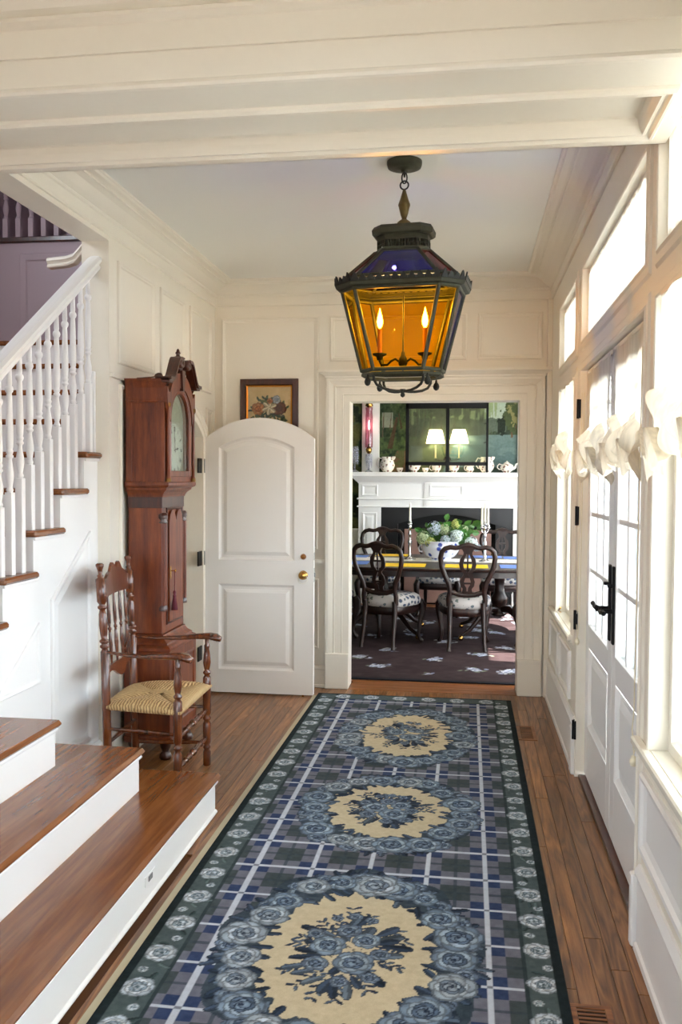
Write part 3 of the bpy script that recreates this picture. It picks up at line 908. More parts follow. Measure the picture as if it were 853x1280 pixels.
for (mx, my, ax, ay, ox, oy) in ((-.352, 5.33, .272, .435, .395, .62), (-.352, 4.08, .278, .325, .40, .47), (-.375, 2.815, .285, .41, .435, .60), (-.36, 1.55, .28, .36, .41, .55)):
    th = np.arctan2((Y - my) / ay, (X - mx) / ax)
    d1 = np.hypot((X - mx) / ox, (Y - my) / oy)
    cv.paint((d1 < 1 + .05 * np.sin(9 * th)) * 1., (50, 64, 76), .92)
    # feathered leaves round the outside of the wreath
    for i in range(64):
        a = i / 64 * 2 * PI + rr.uniform(-.05, .05)
        cx = mx + math.cos(a) * ox * .84; cy = my + math.sin(a) * oy * .88
        cv.petal(cx - RX0, cy - RY0, rr.uniform(.07, .115), rr.uniform(.014, .022), math.atan2(math.sin(a) * oy, math.cos(a) * ox) + rr.uniform(-.8, .8), rr.choice(LEAF), (34, 46, 60))
    dd = np.hypot((X - mx) / ax, (Y - my) / ay)
    cv.paint((dd < 1.02 + .05 * np.sin(17 * th) + .03 * np.sin(31 * th + 1)) * 1., CREAM)
    nr = int(2 * PI * math.sqrt((ax ** 2 + ay ** 2) / 2) / .105)
    for i in range(nr * 2):
        a = i / nr / 2 * 2 * PI + rr.uniform(-.05, .05)
        cx = mx + math.cos(a) * (ax + .035); cy = my + math.sin(a) * (ay + .05)
        cv.petal(cx - RX0, cy - RY0, rr.uniform(.06, .09), rr.uniform(.014, .02), a + PI + rr.uniform(-.9, .9), rr.choice(LEAF), (40, 52, 66))
    for i in range(nr):
        a = i / nr * 2 * PI + rr.uniform(-.06, .06); k = .055 + rr.uniform(-.008, .012)
        cx = mx + math.cos(a) * (ax + .062); cy = my + math.sin(a) * (ay + .085)
        off = rr.uniform(-.018, .03)
        b2 = a + PI / nr
        cv.rose(mx + math.cos(b2) * (ax + .09 + off) - RX0, my + math.sin(b2) * (ay + .13 + off) - RY0, k * rr.uniform(.5, .75), ROSE2, rr)
        for q in range(3):
            cv.petal(cx - RX0, cy - RY0, rr.uniform(.07, .10), rr.uniform(.018, .026), a + rr.uniform(-1.6, 1.6), rr.choice(LEAF[1:3] + [(120, 136, 150)]), (44, 56, 70))
        cv.rose(cx + math.cos(a) * off - RX0, cy + math.sin(a) * off - RY0, k * rr.uniform(.88, 1.25), rr.choice((ROSE, ROSE, ROSEL)), rr)
    # the bouquet in the middle
    cxm, cym = mx - RX0, my - RY0
    sx, sy = ax / .285, ay / .41
    for i in range(16):      # sprays of stems and small leaves
        a = i / 16 * 2 * PI + rr.uniform(-.15, .15); Ls = rr.uniform(.15, .22)
        for q in range(1, 9):
            t = q / 8; px = cxm + math.cos(a) * Ls * t * sx; py = cym + math.sin(a) * Ls * t * 1.35 * sy
            sl = cv.win(px, py, .01)
            if sl: cv.paint((np.hypot(cv.x[sl] - px, cv.y[sl] - py) < .0045) * 1., (104, 100, 92), 1, sl)
            if t > .45:
                for sg in (-1, 1):
                    cv.petal(px, py, rr.uniform(.024, .040), .0085, a + sg * rr.uniform(.5, 1.1), rr.choice(LEAF[:3]), (58, 66, 78))
    for i in range(34):
        a = rr.uniform(0, 2 * PI); q = rr.uniform(.03, .125)
        cv.petal(cxm + math.cos(a) * q * sx, cym + math.sin(a) * q * 1.4 * sy, rr.uniform(.07, .12), rr.uniform(.018, .028), a + rr.uniform(-.6, .6), rr.choice(LEAF + [(104, 120, 136), (84, 98, 112)]), (48, 58, 70))
    for (px, py, k) in ((-.065, .03, .052), (.03, -.05, .058), (.055, .07, .042), (-.01, .12, .036), (-.09, -.07, .036), (.11, .0, .03), (-.12, .09, .026), (.09, -.12, .026), (0, -.15, .026), (.0, .21, .020), (-.06, .19, .018), (.06, .19, .02)):
        cv.rose(cxm + px * sx, cym + py * 1.15 * sy, k, ROSE if k > .04 else ROSE2, rr)
# border with roses
for x0b, x1b in ((RX0, -.911), (.192, RX1)):
    cv.paint(((X >= x0b) & (X <= x1b)) * 1., (72, 86, 88))
eb = (Y > RY1 - .14)
cv.paint(eb * 1., (72, 86, 88))
ln = (np.abs(X + .911) < .006) | (np.abs(X - .192) < .006) | (np.abs(Y - (RY1 - .14)) < .006)
cv.paint(ln * 1., (44, 58, 62))
inner = (X > -1.02) & (X < .28)
WR = ((74, 92, 100), (136, 152, 166), (176, 188, 200), (206, 214, 222))
for side, bx in ((0, .244), (1, -.972)):
    k = 0; yy = 2.525 - .197 * 4
    while yy < RY1 - .05:
        for i in range(7):
            a = rr.uniform(0, 6.28)
            cv.petal(bx - RX0 + rr.uniform(-.02, .02), yy - RY0 + rr.uniform(-.06, .06), rr.uniform(.035, .055), .011, a, rr.choice([(52, 70, 72), (92, 110, 112), (62, 80, 84)]))
        cv.rose(bx - RX0, yy - RY0, .043 + rr.uniform(-.003, .004), WR, rr)
        cv.rose(bx - RX0 + (.022 if k % 2 else -.022), yy + .095 - RY0, .015, WR, rr)
        yy += .197; k += 1
for i in range(6):
    cv.rose(-.86 + i * .2 - RX0, RY1 - .075 - RY0, .045, WR, rr)
edge = (X < RX0 + .030) | (X > RX1 - .030) | (Y > RY1 - .022)
cv.paint(edge * 1., (22, 34, 38))
cv.c += (vnoise(X * 60, Y * 60, 3, 2)[..., None] - .5) * 18
RUGM = vcol_mat('wool_rug_pile', .95, bump=.25)
rug = thing('runner_rug', 'long blue plaid runner rug with cream rose medallions on the oak hall floor', 'rug', (-.37, 4.1, 0))
o = bpy.data.objects.new('rug_pile', cv.mesh('rug_pile', lambda x, y: (x + RX0, y + RY0, .010 + .0012 * vnoise(x * 9, y * 9, 5, 2)), [RUGM]))
COL.objects.link(o); o.parent = rug; o.matrix_parent_inverse = parent_world(rug).inverted()
eb_ = MB().box(RX0 - .004, RX1 + .004, RY0, RY1 + .004, 0.0006, .0098, .003)
eb_.build('rug_edge', mat('rug_dark_binding', (20, 32, 36), .9), rug)
MB().box(RX0 - .032, RX0 - .002, RY0, RY1 - .05, .0006, .0055, .002).build('rug_pad_edge', mat('cream_rug_pad', (184, 176, 150), .9), rug)

# floor registers
REG = wood('register_oak', (84, 48, 24), (128, 78, 42), (150, 100, 58), 'X', .4, 18, 1.5)
DARKV = mat('vent_void', (14, 10, 8), .9)
def register(x0, x1, y0, y1, n, label, cross=True):
    t = thing('floor_vent', label, 'vent', ((x0 + x1) / 2, (y0 + y1) / 2, 0), group='slotted registers in the floor beside the rug')
    MB().box(x0, x1, y0, y1, .0002, .0012).build('opening', DARKV, t)
    MB().rect(x0 - .022, x1 + .022, y0 - .022, y1 + .022, [(0, .0002), (.002, .003), (.020, .003), (.022, .0008)], cap=False).build('frame', REG, t)
    for i in range(n):
        c = y0 + (i + .5) * (y1 - y0) / n; h = (y1 - y0) / n * .27
        MB().box(x0, x1, c - h, c + h, .0008, .0028, .0006).build('slat', REG, t)
    if not cross: MB().box(x0, x1, (y0 + y1) / 2 - .012, (y0 + y1) / 2 + .012, .001, .003).build('divider', REG, t)
    return t
register(.335, .405, 5.37, 5.64, 14, 'small wooden floor vent beside the far end of the rug')
register(.332, .412, 2.36, 2.63, 14, 'wooden slotted floor vent at the bottom edge beside the rug')

# ================================================================ open arched door
DY = 6.20
dth = .044
def archpts(u0, u1, v0, vs, rise, i=0, n=18):
    a = arc(u0, u1, vs, rise, n)
    # inset an arch by i: recompute with shrunk width and lowered crown
    c = (u0 + u1) / 2; h = (u1 - u0) / 2; R = (h * h + rise * rise) / (2 * rise); R2 = R - i; h2 = h - i
    cyv = vs + rise - R; al = math.asin(min(1, h2 / R2))
    return [(u0 + i, v0 + i)] + [(c + R2 * math.sin(-al + 2 * al * k / n), cyv + R2 * math.cos(-al + 2 * al * k / n)) for k in range(n + 1)] + [(u1 - i, v0 + i)]
dU0, dU1 = -1.872, -1.076
T = TF(DY - dth / 2)
dm = MB(T)
out = archpts(dU0, dU1, .012, 1.834, .148)
pT = archpts(-1.768, -1.216, .968, 1.772, .078)
pB = [(-1.768, .178), (-1.768, .794), (-1.216, .794), (-1.216, .178)]
# slab with two openings: build from strips on the front, plain back
def strip(a, b): dm.add([(p, q, 0) for p, q in a] + [(p, q, 0) for p, q in b], [tuple(range(len(a))) + tuple(range(len(a) + len(b) - 1, len(a) - 1, -1))])
n_ = len(out)
# stiles and rails as slabs
def sl(poly): dm.prism(poly, -dth, 0)
arch_out = out[1:-1]; arch_in = pT[1:-1]
sl([(dU0, .012), (-1.768, .012), (-1.768, 1.772)] + [(dU0, 1.834)])
sl([(-1.216, .012), (dU1, .012), (dU1, 1.834), (-1.216, 1.772)])
sl([(-1.768, .012), (-1.216, .012), (-1.216, .178), (-1.768, .178)])
sl([(-1.768, .794), (-1.216, .794), (-1.216, .968), (-1.768, .968)])
for i in range(len(arch_out) - 1):
    sl([arch_in[i], arch_in[i + 1], arch_out[i + 1], arch_out[i]])
dm.add([(p, q, -dth) for p, q in out], [tuple(range(n_))])
door = struct('door_1', dm, DOORP)
DPR = [(0, 0), (.004, -.004), (.014, -.012), (.020, -.014), (.034, -.014), (.060, -.003), (.062, -.003)]
MB(T).outline(lambda i: archpts(-1.768, -1.216, .968, 1.772, .078, i), DPR).build('door_panel', DOORP, door)
MB(T).rect(-1.768, -1.216, .178, .794, DPR).build('door_panel', DOORP, door)
kb = MB(); yk = DY - dth / 2
kb.lathe([(.0, -.056), (.016, -.054), (.026, -.044), (.030, -.032), (.026, -.020), (.012, -.012), (.012, -.008), (.030, -.006), (.033, 0)], (-1.150, yk, .868), 18, ax='Y')
kb.build('knob', BRASS, door)
MB().lathe([(.0, -.026), (.012, -.024), (.017, -.014), (.017, -.008), (.021, -.004), (.021, 0)], (-1.150, yk, 1.000), 16, ax='Y').build('deadbolt', mat('aged_brass', (150, 104, 62), .3, 1), door)
lp = MB(); lp.tube([(-1.150 + .034 * math.cos(a), yk - .012 - .01 * (1 - math.sin(a)), .842 + .030 * math.sin(a)) for a in [q * 2 * PI / 20 for q in range(21)]], .0022, 6, cap=False)
lp.build('cord_loop', mat('pale_ribbon', (226, 222, 210), .5), door)
lt = MB(T).box(dU1 - .001, dU1 + .0015, .82, .92, -.035, -.01).box(dU1, dU1 + .010, .855, .885, -.030, -.014, .002).box(dU1 - .001, dU1 + .0015, .975, 1.03, -.035, -.01)
lt.build('latch_plate', mat('satin_steel', (150, 150, 148), .3, 1), door)
for z in (.30, .98, 1.64):
    h = MB(); h.lathe([(.008, -.052), (.008, .052)], (-1.880, DY - .03, z), 8).box(-1.888, -1.868, DY - .045, DY - .026, z - .05, z + .05)
    h.build('hinge', BLACK, door)
    MB().box(-1.8895, -1.880, 6.055, 6.172, z - .052, z + .052, .002).build('hinge_plate', BLACK, door)
MB().tube([(-1.15, DY - .02, .0), (-1.15, DY - .02, .012)], .008, 8).build('floor_bolt', BRASS, door)

# ================================================================ framed flower picture behind the door
pic = thing('framed_picture', 'small fruit and flower picture in a dark wooden frame behind the arched door', 'picture', (-1.47, 6.5, 1.85))
PX0, PX1, PZ0, PZ1 = -1.690, -1.250, 1.79, 2.290
T = TF(6.5)
MB(T).rect(PX0, PX1, PZ0, PZ1, [(0, 0), (0, .026), (.004, .030), (.040, .030), (.046, .020), (.052, .008)], cap=False).build('frame', MAHOGD, pic)
MB(T).rect(PX0 + .046, PX1 - .046, PZ0 + .046, PZ1 - .046, [(0, .016), (.003, .021), (.011, .018), (.013, .008)], cap=False).build('gilt_slip', mat('gilt', (206, 140, 50), .35, .7), pic)
pw, ph = PX1 - PX0 - .10, PZ1 - PZ0 - .10
c = Canvas(pw, ph, .004, (214, 188, 142))
c.c += (vnoise(c.x * 30, c.y * 30, 8)[..., None] - .5) * 26
q = random.Random(4)
zc = ph * .56
GR = [(52, 82, 68), (74, 104, 78), (44, 66, 60), (96, 112, 70)]
for i in range(110):
    a = q.uniform(0, PI * 2); px = pw / 2 + math.cos(a) * q.uniform(.02, .13); py = zc + math.sin(a) * q.uniform(.01, .085)
    c.petal(px, py, q.uniform(.03, .045), .010, a + q.uniform(-1, 1), q.choice(GR))
for sx in (-1, 1):
    for i in range(26): c.petal(pw / 2 + sx * q.uniform(.05, .12), ph * q.uniform(.18, .42), .034, .009, q.uniform(0, 6.28), q.choice(GR))
bz = ph * .34
c.paint(((np.hypot((c.x - pw / 2) / .065, (c.y - bz) / .022) < 1)) * 1., (186, 146, 70))
c.paint(((np.abs(c.x - pw / 2) < .012 + .02 * np.abs(c.y - bz + .06) / .06) & (c.y < bz) & (c.y > bz - .12)) * 1., (190, 130, 84))
c.rose(pw / 2 - .085, zc + .005, .040, ((120, 60, 34), (176, 96, 52), (198, 124, 74), (214, 150, 98)), q)
c.rose(pw / 2 + .075, zc + .010, .045, ((46, 22, 20), (84, 42, 34), (104, 56, 42), (122, 72, 52)), q)
c.rose(pw / 2 + .055, zc + .075, .026, ((70, 84, 110), (130, 146, 170), (170, 180, 196), (206, 210, 214)), q)
for i in range(6): c.petal(pw / 2, zc + .015, .058, .017, i * PI / 3 + .4, (232, 222, 190), (170, 150, 110))
c.rose(pw / 2 + .005, zc + .062, .018, ((90, 40, 24), (150, 70, 40), (190, 110, 70), (210, 150, 100)), q)
c.rose(pw / 2 + .10, ph * .28, .018, ((150, 80, 50), (200, 120, 80), (210, 140, 90), (220, 150, 110)), q)
ART = vcol_mat('painted_paper', .7)
o = bpy.data.objects.new('print', c.mesh('print', lambda x, y: (x + PX0 + .05, 0 * x + 6.488, y + PZ0 + .05), [ART]))
COL.objects.link(o); o.parent = pic; o.matrix_parent_inverse = parent_world(pic).inverted()
MB(T).box(PX0 + .02, PX1 - .02, PZ0 + .02, PZ1 - .02, 0.0005, .008).build('backing', MAHOGD, pic)
MB(T).box(PX0 + .05, PX1 - .05, PZ0 + .05, PZ1 - .05, .0145, .016).build('pane', thin_glass('picture_glass', (250, 250, 248), .05), pic)

# ================================================================ longcase clock (front faces +x)
ck = thing('longcase_clock', 'tall mahogany longcase clock with white dial and swan-neck top, left wall', 'clock', (-1.74, 4.88, 0))
CX0 = -1.862
def cbox(x1, y0, y1, z0, z1, b=.003, mb=None, x0=CX0):
    mb = mb or MB(); mb.box(x0, x1, y0, y1, z0, z1, b); return mb
YB0, YB1, XB = 4.630, 5.105, -1.600       # base
YW0, YW1, XW = 4.700, 5.075, -1.668       # waist
YH0, YH1, XH = 4.672, 5.130, -1.632       # hood
ft = [(.0, .0), (.030, .0), (.036, .012), (.030, .03), (.018, .045), (.030, .07), (.034, .10)]
for (fx, fy) in ((XB - .04, YB0 + .045), (XB - .04, YB1 - .045), (CX0 + .04, YB0 + .045), (CX0 + .04, YB1 - .045)):
    MB().lathe([(max(r, .001), z) for r, z in ft], (fx, fy, 0), 12).build('bun_foot', MAHOGD, ck)
bsx = cbox(XB, YB0, YB1, .12, .60)
bsx.box(CX0, XB + .014, YB0 - .014, YB1 + .014, .098, .135, .006)
bo = bsx.build('base', MAHOG, ck)
MB(lambda u, v, w: (XB + w, u, v)).rect(YB0 + .05, YB1 - .05, .18, .55, [(0, 0), (0, .005), (.008, .008), (.018, .003), (.02, .001)]).build('base_panel', MAHOG, ck)
def flare(z0, z1, x0, ya0, yb0, x1, ya1, yb1, prof):
    """stepped moulding between two rectangles; prof=(t_out,t_z)"""
    m2 = MB(); rs = []
    for o_, t in prof:
        xx = x0 + (x1 - x0) * o_; a = ya0 + (ya1 - ya0) * o_; b = yb0 + (yb1 - yb0) * o_; z = z0 + (z1 - z0) * t
        rs.append([(CX0, a, z), (xx, a, z), (xx, b, z), (CX0, b, z)])
    return m2.rings(rs, cap0=True, cap1=True, smooth=False)
MP = [(0, 0), (.12, .02), (.14, .12), (.30, .30), (.62, .48), (.66, .60), (.90, .68), (1, .78), (1, .94), (.92, 1)]
flare(.685, .600, XW, YW0, YW1, XB + .004, YB0 - .004, YB1 + .004, MP).build('lower_moulding', MAHOG, ck)
cbox(XW, YW0, YW1, .685, 1.455, .004).build('waist', MAHOG, ck)
flare(1.445, 1.530, XW, YW0, YW1, XH + .018, YH0 - .018, YH1 + .018, MP).build('hood_moulding', MAHOG, ck)
cbox(XW + .003, YW0 - .003, YW1 + .003, 1.385, 1.447, .002).build('frieze', MAHOGD, ck)
# waist door with a double gothic head
dz0, dz1 = .745, 1.30
dy0, dy1 = YW0 + .085, YW1 - .055
dc = (dy0 + dy1) / 2
gp = [(dy0, dz0), (dy0, dz1)]
for (a, b) in ((dy0, dc), (dc, dy1)):
    c_ = (a + b) / 2
    for t in range(1, 8):
        u = t / 8; y_ = a + (b - a) * u
        gp.append((y_, dz1 + .072 * (1 - abs(2 * u - 1) ** 2.0) ** .6 - .0))
    if b == dc: gp.append((dc, dz1 + .012))
gp += [(dy1, dz1), (dy1, dz0)]
wd = MB().prism(gp, XW, XW + .014, 'yzx').build('waist_door', MAHOG, ck)
MB(lambda u, v, w: (XW + w, u, v)).rect(dy0 - .016, dy1 + .016, dz0 - .016, dz1 + .085, [(0, .0), (.0, .006), (.006, .008), (.012, .003)], cap=False).build('door_bead', MAHOGD, ck)
MB().box(XW + .014, XW + .017, dy0 + .012, dy0 + .026, .985, 1.055, .001).build('keyhole_plate', BRASS, wd)
MB().tube([(XW + .016, dy0 + .02, 1.03), (XW + .040, dy0 + .02, 1.03)], .003, 6).lathe([(.0, 0), (.010, .003), (.010, .006), (.0, .009)], (XW + .038, dy0 + .02, 1.03), 10, ax='X').build('key', BRASS, wd)
TAS = mat('burgundy_silk', (92, 18, 36), .6, noise_amt=.2, noise_scale=300)
ts = thing('key_tassel', 'burgundy silk tassel hanging from the key of the longcase clock door', 'tassel', (XW + .036, dy0 + .02, .80))
tx, ty = XW + .036, dy0 + .022
m2 = MB(); m2.tube([(tx, ty, 1.03), (tx + .001, ty + .001, .99), (tx, ty, .94), (tx, ty, .915)], .0022, 6); m2.build('cord', TAS, ts)
m2 = MB(); m2.lathe([(.001, .92), (.007, .915), (.009, .905), (.006, .897), (.009, .892), (.010, .885), (.007, .880)], (tx, ty, 0), 12); m2.build('tassel_head', TAS, ts)
m2 = MB()
for i in range(22):
    a = i / 22 * 2 * PI; m2.tube([(tx + .006 * math.cos(a), ty + .006 * math.sin(a), .882), (tx + .011 * math.cos(a), ty + .011 * math.sin(a), .85), (tx + .016 * math.cos(a), ty + .016 * math.sin(a), .808)], .0026, 4)
m2.build('fringe', TAS, ts)['kind'] = 'stuff'
# quarter columns on the waist
for y_ in (YW0 + .022, YW1 - .016):
    q_ = MB(); cx = XW - .002
    rings = []
    for z in (.845, 1.30):
        rings.append([(cx + (.021 + .0035 * math.cos(12 * a)) * math.cos(a), y_ + (.021 + .0035 * math.cos(12 * a)) * math.sin(a), z) for a in [k * 2 * PI / 60 for k in range(60)]])
    q_.rings(rings, cap0=True, cap1=True)
    q_.build('fluted_column', MAHOG, ck)
    MB().lathe([(.024, 1.30), (.028, 1.305), (.022, 1.315), (.028, 1.33), (.028, 1.35), (.020, 1.36)], (cx, y_, 0), 14).build('column_cap', MAHOGD, ck)
    MB().lathe([(.027, .815), (.028, .83), (.023, .845)], (cx, y_, 0), 14).build('column_base', MAHOGD, ck)
# hood: carcase, side panel, glazed arched door, dial
HZ0, HZS, HZT = 1.530, 1.985, 2.092
hc = MB()
hc.box(CX0, XH - .01, YH0, YH0 + .012, HZ0, HZT - .10).box(CX0, XH - .01, YH1 - .012, YH1, HZ0, HZT - .10).box(CX0, CX0 + .01, YH0, YH1, HZ0, HZT)
hc.box(CX0, XH, YH0 + .012, YH1 - .012, HZ0, HZ0 + .035)
hc.box(CX0, CX0 + .035, YH0 - .004, YH0, HZ0, HZT - .1, .002).box(XH - .055, XH - .01, YH0 - .004, YH0, HZ0, HZT - .1, .002)
hc.build('hood', MAHOG, ck)
ent = flare(1.962, HZT, XH - .004, YH0, YH1, XH + .024, YH0 - .024, YH1 + .024, [(0, 0), (.25, .03), (.25, .07), (.1, .10), (.1, .62), (.2, .68), (.6, .86), (.95, .93), (1, .96), (1, 1)])
# cut the arch out of the front of the entablature: build the front board separately
ent = MB()
EY0, EY1 = YH0 - .024, YH1 + .024
for side in (0, 1):
    rs = []
    for o_, t in [(0, 0), (.25, .03), (.25, .07), (.1, .10), (.1, .62), (.2, .68), (.6, .86), (.95, .93), (1, .96), (1, 1)]:
        z = 1.962 + (HZT - 1.962) * t; w = .024 * o_
        yy = (YH0 - w) if side == 0 else (YH1 + w)
        rs.append([(CX0, yy, z), (XH - .004 + w, yy, z)])
    ent.rings(rs, closed=False, smooth=False)
ent.box(CX0, XH - .06, YH0, YH1, HZT - .012, HZT)
ent.build('entablature', MAHOG, ck)
HC = (YH0 + YH1) / 2; HR = .155; AZ = 1.870
def arch_y(r, z0, n=20, c=None, zc=AZ):
    c = HC if c is None else c
    return [(c - r, z0)] + [(c + r * math.cos(PI - PI * k / n), zc + r * math.sin(PI - PI * k / n)) for k in range(n + 1)] + [(c + r, z0)]
# hood door: arched frame
fr = MB(lambda u, v, w: (XH - .004 + w, u, v))
rs = []
for g, w in ((HR, -.02), (HR, .004), (HR + .006, .010), (HR + .018, .008), (HR + .028, .012), (HR + .034, .012), (HR + .034, -.02)):
    lo = HZ0 + .062 - (g - HR) * 1.0
    rs.append([(p, q, w) for p, q in arch_y(g, lo)])
fr.rings(rs, closed=False, smooth=False)
fr.box(HC - HR - .034, HC + HR + .034, HZ0 + .028, HZ0 + .062, -.02, .010, .003)
fr.build('hood_door', MAHOG, ck)
MB(lambda u, v, w: (XH - .006 + w, u, v)).prism(arch_y(HR, HZ0 + .06), -.001, .001).build('pane', thin_glass('clock_glass', (235, 242, 240), .06), ck)
# dial
dialm = mat('painted_white_dial', (246, 248, 238), .4)
dl = MB(lambda u, v, w: (XH - .034 + w, u, v)); dl.prism(arch_y(HR + .01, HZ0 + .05), -.002, 0)
dial = dl.build('dial', mat('dial_corners', (206, 204, 186), .5, noise_amt=.25, noise_scale=40), ck)
ZC = 1.712
TD = lambda u, v, w: (XH - .034 + w, u, v)
dr = MB(TD); dr.rings([[(HC + r * math.cos(a), ZC + r * math.sin(a), w) for a in [k * 2 * PI / 48 for k in range(48)]] for r, w in ((.150, 0), (.150, .002), (.147, .003))], cap1=True)
dr.build('chapter_ring', dialm, dial)
m2 = MB(TD); m2.prism([(p, q) for p, q in arch_y(.118, AZ + .005)], 0, .003); m2.build('moon_arch', mat('dial_arch_painting', (188, 186, 160), .5, noise_amt=.3, noise_scale=24), dial)
nm = MB(TD)
ROM = ['XII', 'I', 'II', 'III', 'IIII', 'V', 'VI', 'VII', 'VIII', 'IX', 'X', 'XI']
for h_, s_ in enumerate(ROM):
    a = PI / 2 - h_ * PI / 6; up = Vector((math.cos(a), math.sin(a))); rt = Vector((up.y, -up.x)); o_ = Vector((HC, ZC)) + up * .118
    wds = {'I': .006, 'V': .012, 'X': .012}; tot = sum(wds[q] for q in s_); p = -tot / 2
    def bar(a1, b1, a2, b2, wd_=.0018):
        P1 = o_ + rt * a1 + up * b1; P2 = o_ + rt * a2 + up * b2; n2 = (P2 - P1).normalized(); n2 = Vector((-n2.y, n2.x)) * wd_
        nm.prism([tuple(P1 + n2), tuple(P1 - n2), tuple(P2 - n2), tuple(P2 + n2)], .003, .0038)
    for q in s_:
        w_ = wds[q]; c_ = p + w_ / 2; hh = .014
        if q == 'I': bar(c_, -hh, c_, hh)
        elif q == 'V': bar(c_ - .004, hh, c_, -hh); bar(c_ + .004, hh, c_, -hh, .001)
        else: bar(c_ - .004, hh, c_ + .004, -hh); bar(c_ + .004, hh, c_ - .004, -hh, .001)
        p += w_
for k_ in range(60):
    a = k_ * PI / 30; nm.prism([(HC + r * math.cos(a + d), ZC + r * math.sin(a + d)) for r, d in ((.138, -.004), (.142, -.004), (.142, .004), (.138, .004))], .003, .0036)
nm.build('numerals', BLACK, dial)['kind'] = 'stuff'
for L_, a, wd_, nm_ in ((.075, math.radians(10), .004, 'hour_hand'), (.11, math.radians(95), .003, 'minute_hand'), (.11, math.radians(185), .0025, 'minute_hand')):
    if nm_ == 'minute_hand' and a > 3: continue
    d = Vector((math.cos(a), math.sin(a))); n2 = Vector((-d.y, d.x)); c_ = Vector((HC, ZC))
    pts = [c_ - d * .015 + n2 * wd_, c_ + d * L_ * .4 + n2 * wd_, c_ + d * L_ * .55 + n2 * wd_ * 2.2, c_ + d * L_ * .7 + n2 * wd_ * .6, c_ + d * L_, c_ + d * L_ * .7 - n2 * wd_ * .6, c_ + d * L_ * .55 - n2 * wd_ * 2.2, c_ + d * L_ * .4 - n2 * wd_, c_ - d * .015 - n2 * wd_]
    MB(TD).prism([tuple(p) for p in pts], .006, .0075).build(nm_, BLACK, dial)
# front board of the hood with arch, keystone; swan necks; finials
fb = MB(lambda u, v, w: (XH + w, u, v))
ain = arch_y(HR + .036, 1.86, 20); aout = [(EY0 + .008, 1.965)] + [(HC + (.232) * math.cos(PI - PI * k / 20), max(2.02, AZ + .030 + .245 * math.sin(PI - PI * k / 20))) for k in range(21)] + [(EY1 - .008, 1.965)]
for i in range(len(ain) - 1): fb.prism([ain[i], ain[i + 1], aout[i + 1], aout[i]], -.004, .014)
fb.prism([(EY0 + .008, 1.962), (HC - HR - .036, 1.875), (HC - HR - .03, 1.99), (EY0 + .008, 2.05)], -.004, .013)
fb.prism([(EY1 - .008, 1.962), (HC + HR + .036, 1.875), (HC + HR + .03, 1.99), (EY1 - .008, 2.05)], -.004, .013)
fb.build('arched_front', MAHOG, ck)
MB(lambda u, v, w: (XH + w, u, v)).prism([(HC - .016, 2.045), (HC + .016, 2.045), (HC + .028, 2.16), (HC - .028, 2.16)], 0, .026).build('keystone', MAHOGD, ck)
for s_ in (-1, 1):
    up_ = []; lo_ = []
    for k_ in range(15):
        t = k_ / 14; yy = HC + s_ * (.275 - .215 * t)
        zz = 2.075 + .140 * (t ** 1.0) * (3 * t - 2 * t * t) ** .6 if t > 0 else 2.075
        zz = 2.092 + .128 * (.5 - .5 * math.cos(PI * min(1, max(0, (t - .22) / .60)))) - .014 * max(0, 1 - t / .22) ** 2 * 0
        th_ = .020 + .016 * t
        up_.append((yy, zz)); lo_.append((yy, zz - th_))
    m2 = MB(lambda u, v, w: (XH + w, u, v)); m2.prism(up_ + lo_[::-1], -.012, .034)
    m2.prism([(p, q + .008) for p, q in up_] + [(p, q - .010) for p, q in up_[::-1]], -.016, .046)
    m2.build('swan_neck', MAHOGD, ck)
    MB().lathe([(.0, .030), (.012, .040), (.024, .042), (.030, .034), (.030, -.012), (.026, -.016)], (XH, HC + s_ * .058, 2.197), 16, ax='X').build('rosette', MAHOGD, ck)
FIN = [(.018, 0), (.022, .008), (.010, .016), (.010, .022), (.024, .034), (.030, .052), (.028, .062), (.034, .066), (.030, .072), (.010, .080), (.008, .090), (.013, .098), (.008, .106), (.006, .116), (.001, .124)]
MB().box(XH - .03, XH + .01, HC - .022, HC + .022, 2.10, 2.165, .003).lathe([(r * 1.25, 2.165 + z * .98) for r, z in FIN], (XH - .01, HC, 0), 14).build('finial', MAHOGD, ck)
for y_ in (YH0 + .012, YH1 - .006):
    MB().lathe([(.014, HZ0 + .002), (.015, HZ0 + .02), (.010, HZ0 + .03), (.0105, 1.70), (.009, 1.93), (.014, 1.94), (.015, 1.962)], (XH + .008, y_, 0), 12).build('hood_column', MAHOG, ck)
    MB().lathe([(.0155, 1.940), (.0165, 1.952), (.0150, 1.962)], (XH + .008, y_, 0), 12).lathe([(.0165, HZ0), (.0155, HZ0 + .018)], (XH + .008, y_, 0), 12).build('brass_capital', mat('dull_brass', (120, 92, 52), .4, .9), ck)
lf = MB(); lf.tube([(-1.82, 4.73, HZT + .009), (-1.735, 4.715, HZT + .012), (-1.70, 4.71, HZT + .016)], [.004, .004, .004], 8)
lf.tube([(-1.712, 4.713, HZT + .016), (-1.704, 4.712, HZT + .017), (-1.69, 4.71, HZT + .018), (-1.672, 4.708, HZT + .018), (-1.664, 4.707, HZT + .018)], [.006, .014, .019, .016, .004], 12)
tag(lf.build('turned_finial', MAHOGD), 'loose ball-ended wooden finial lying on top of the clock hood', 'finial')

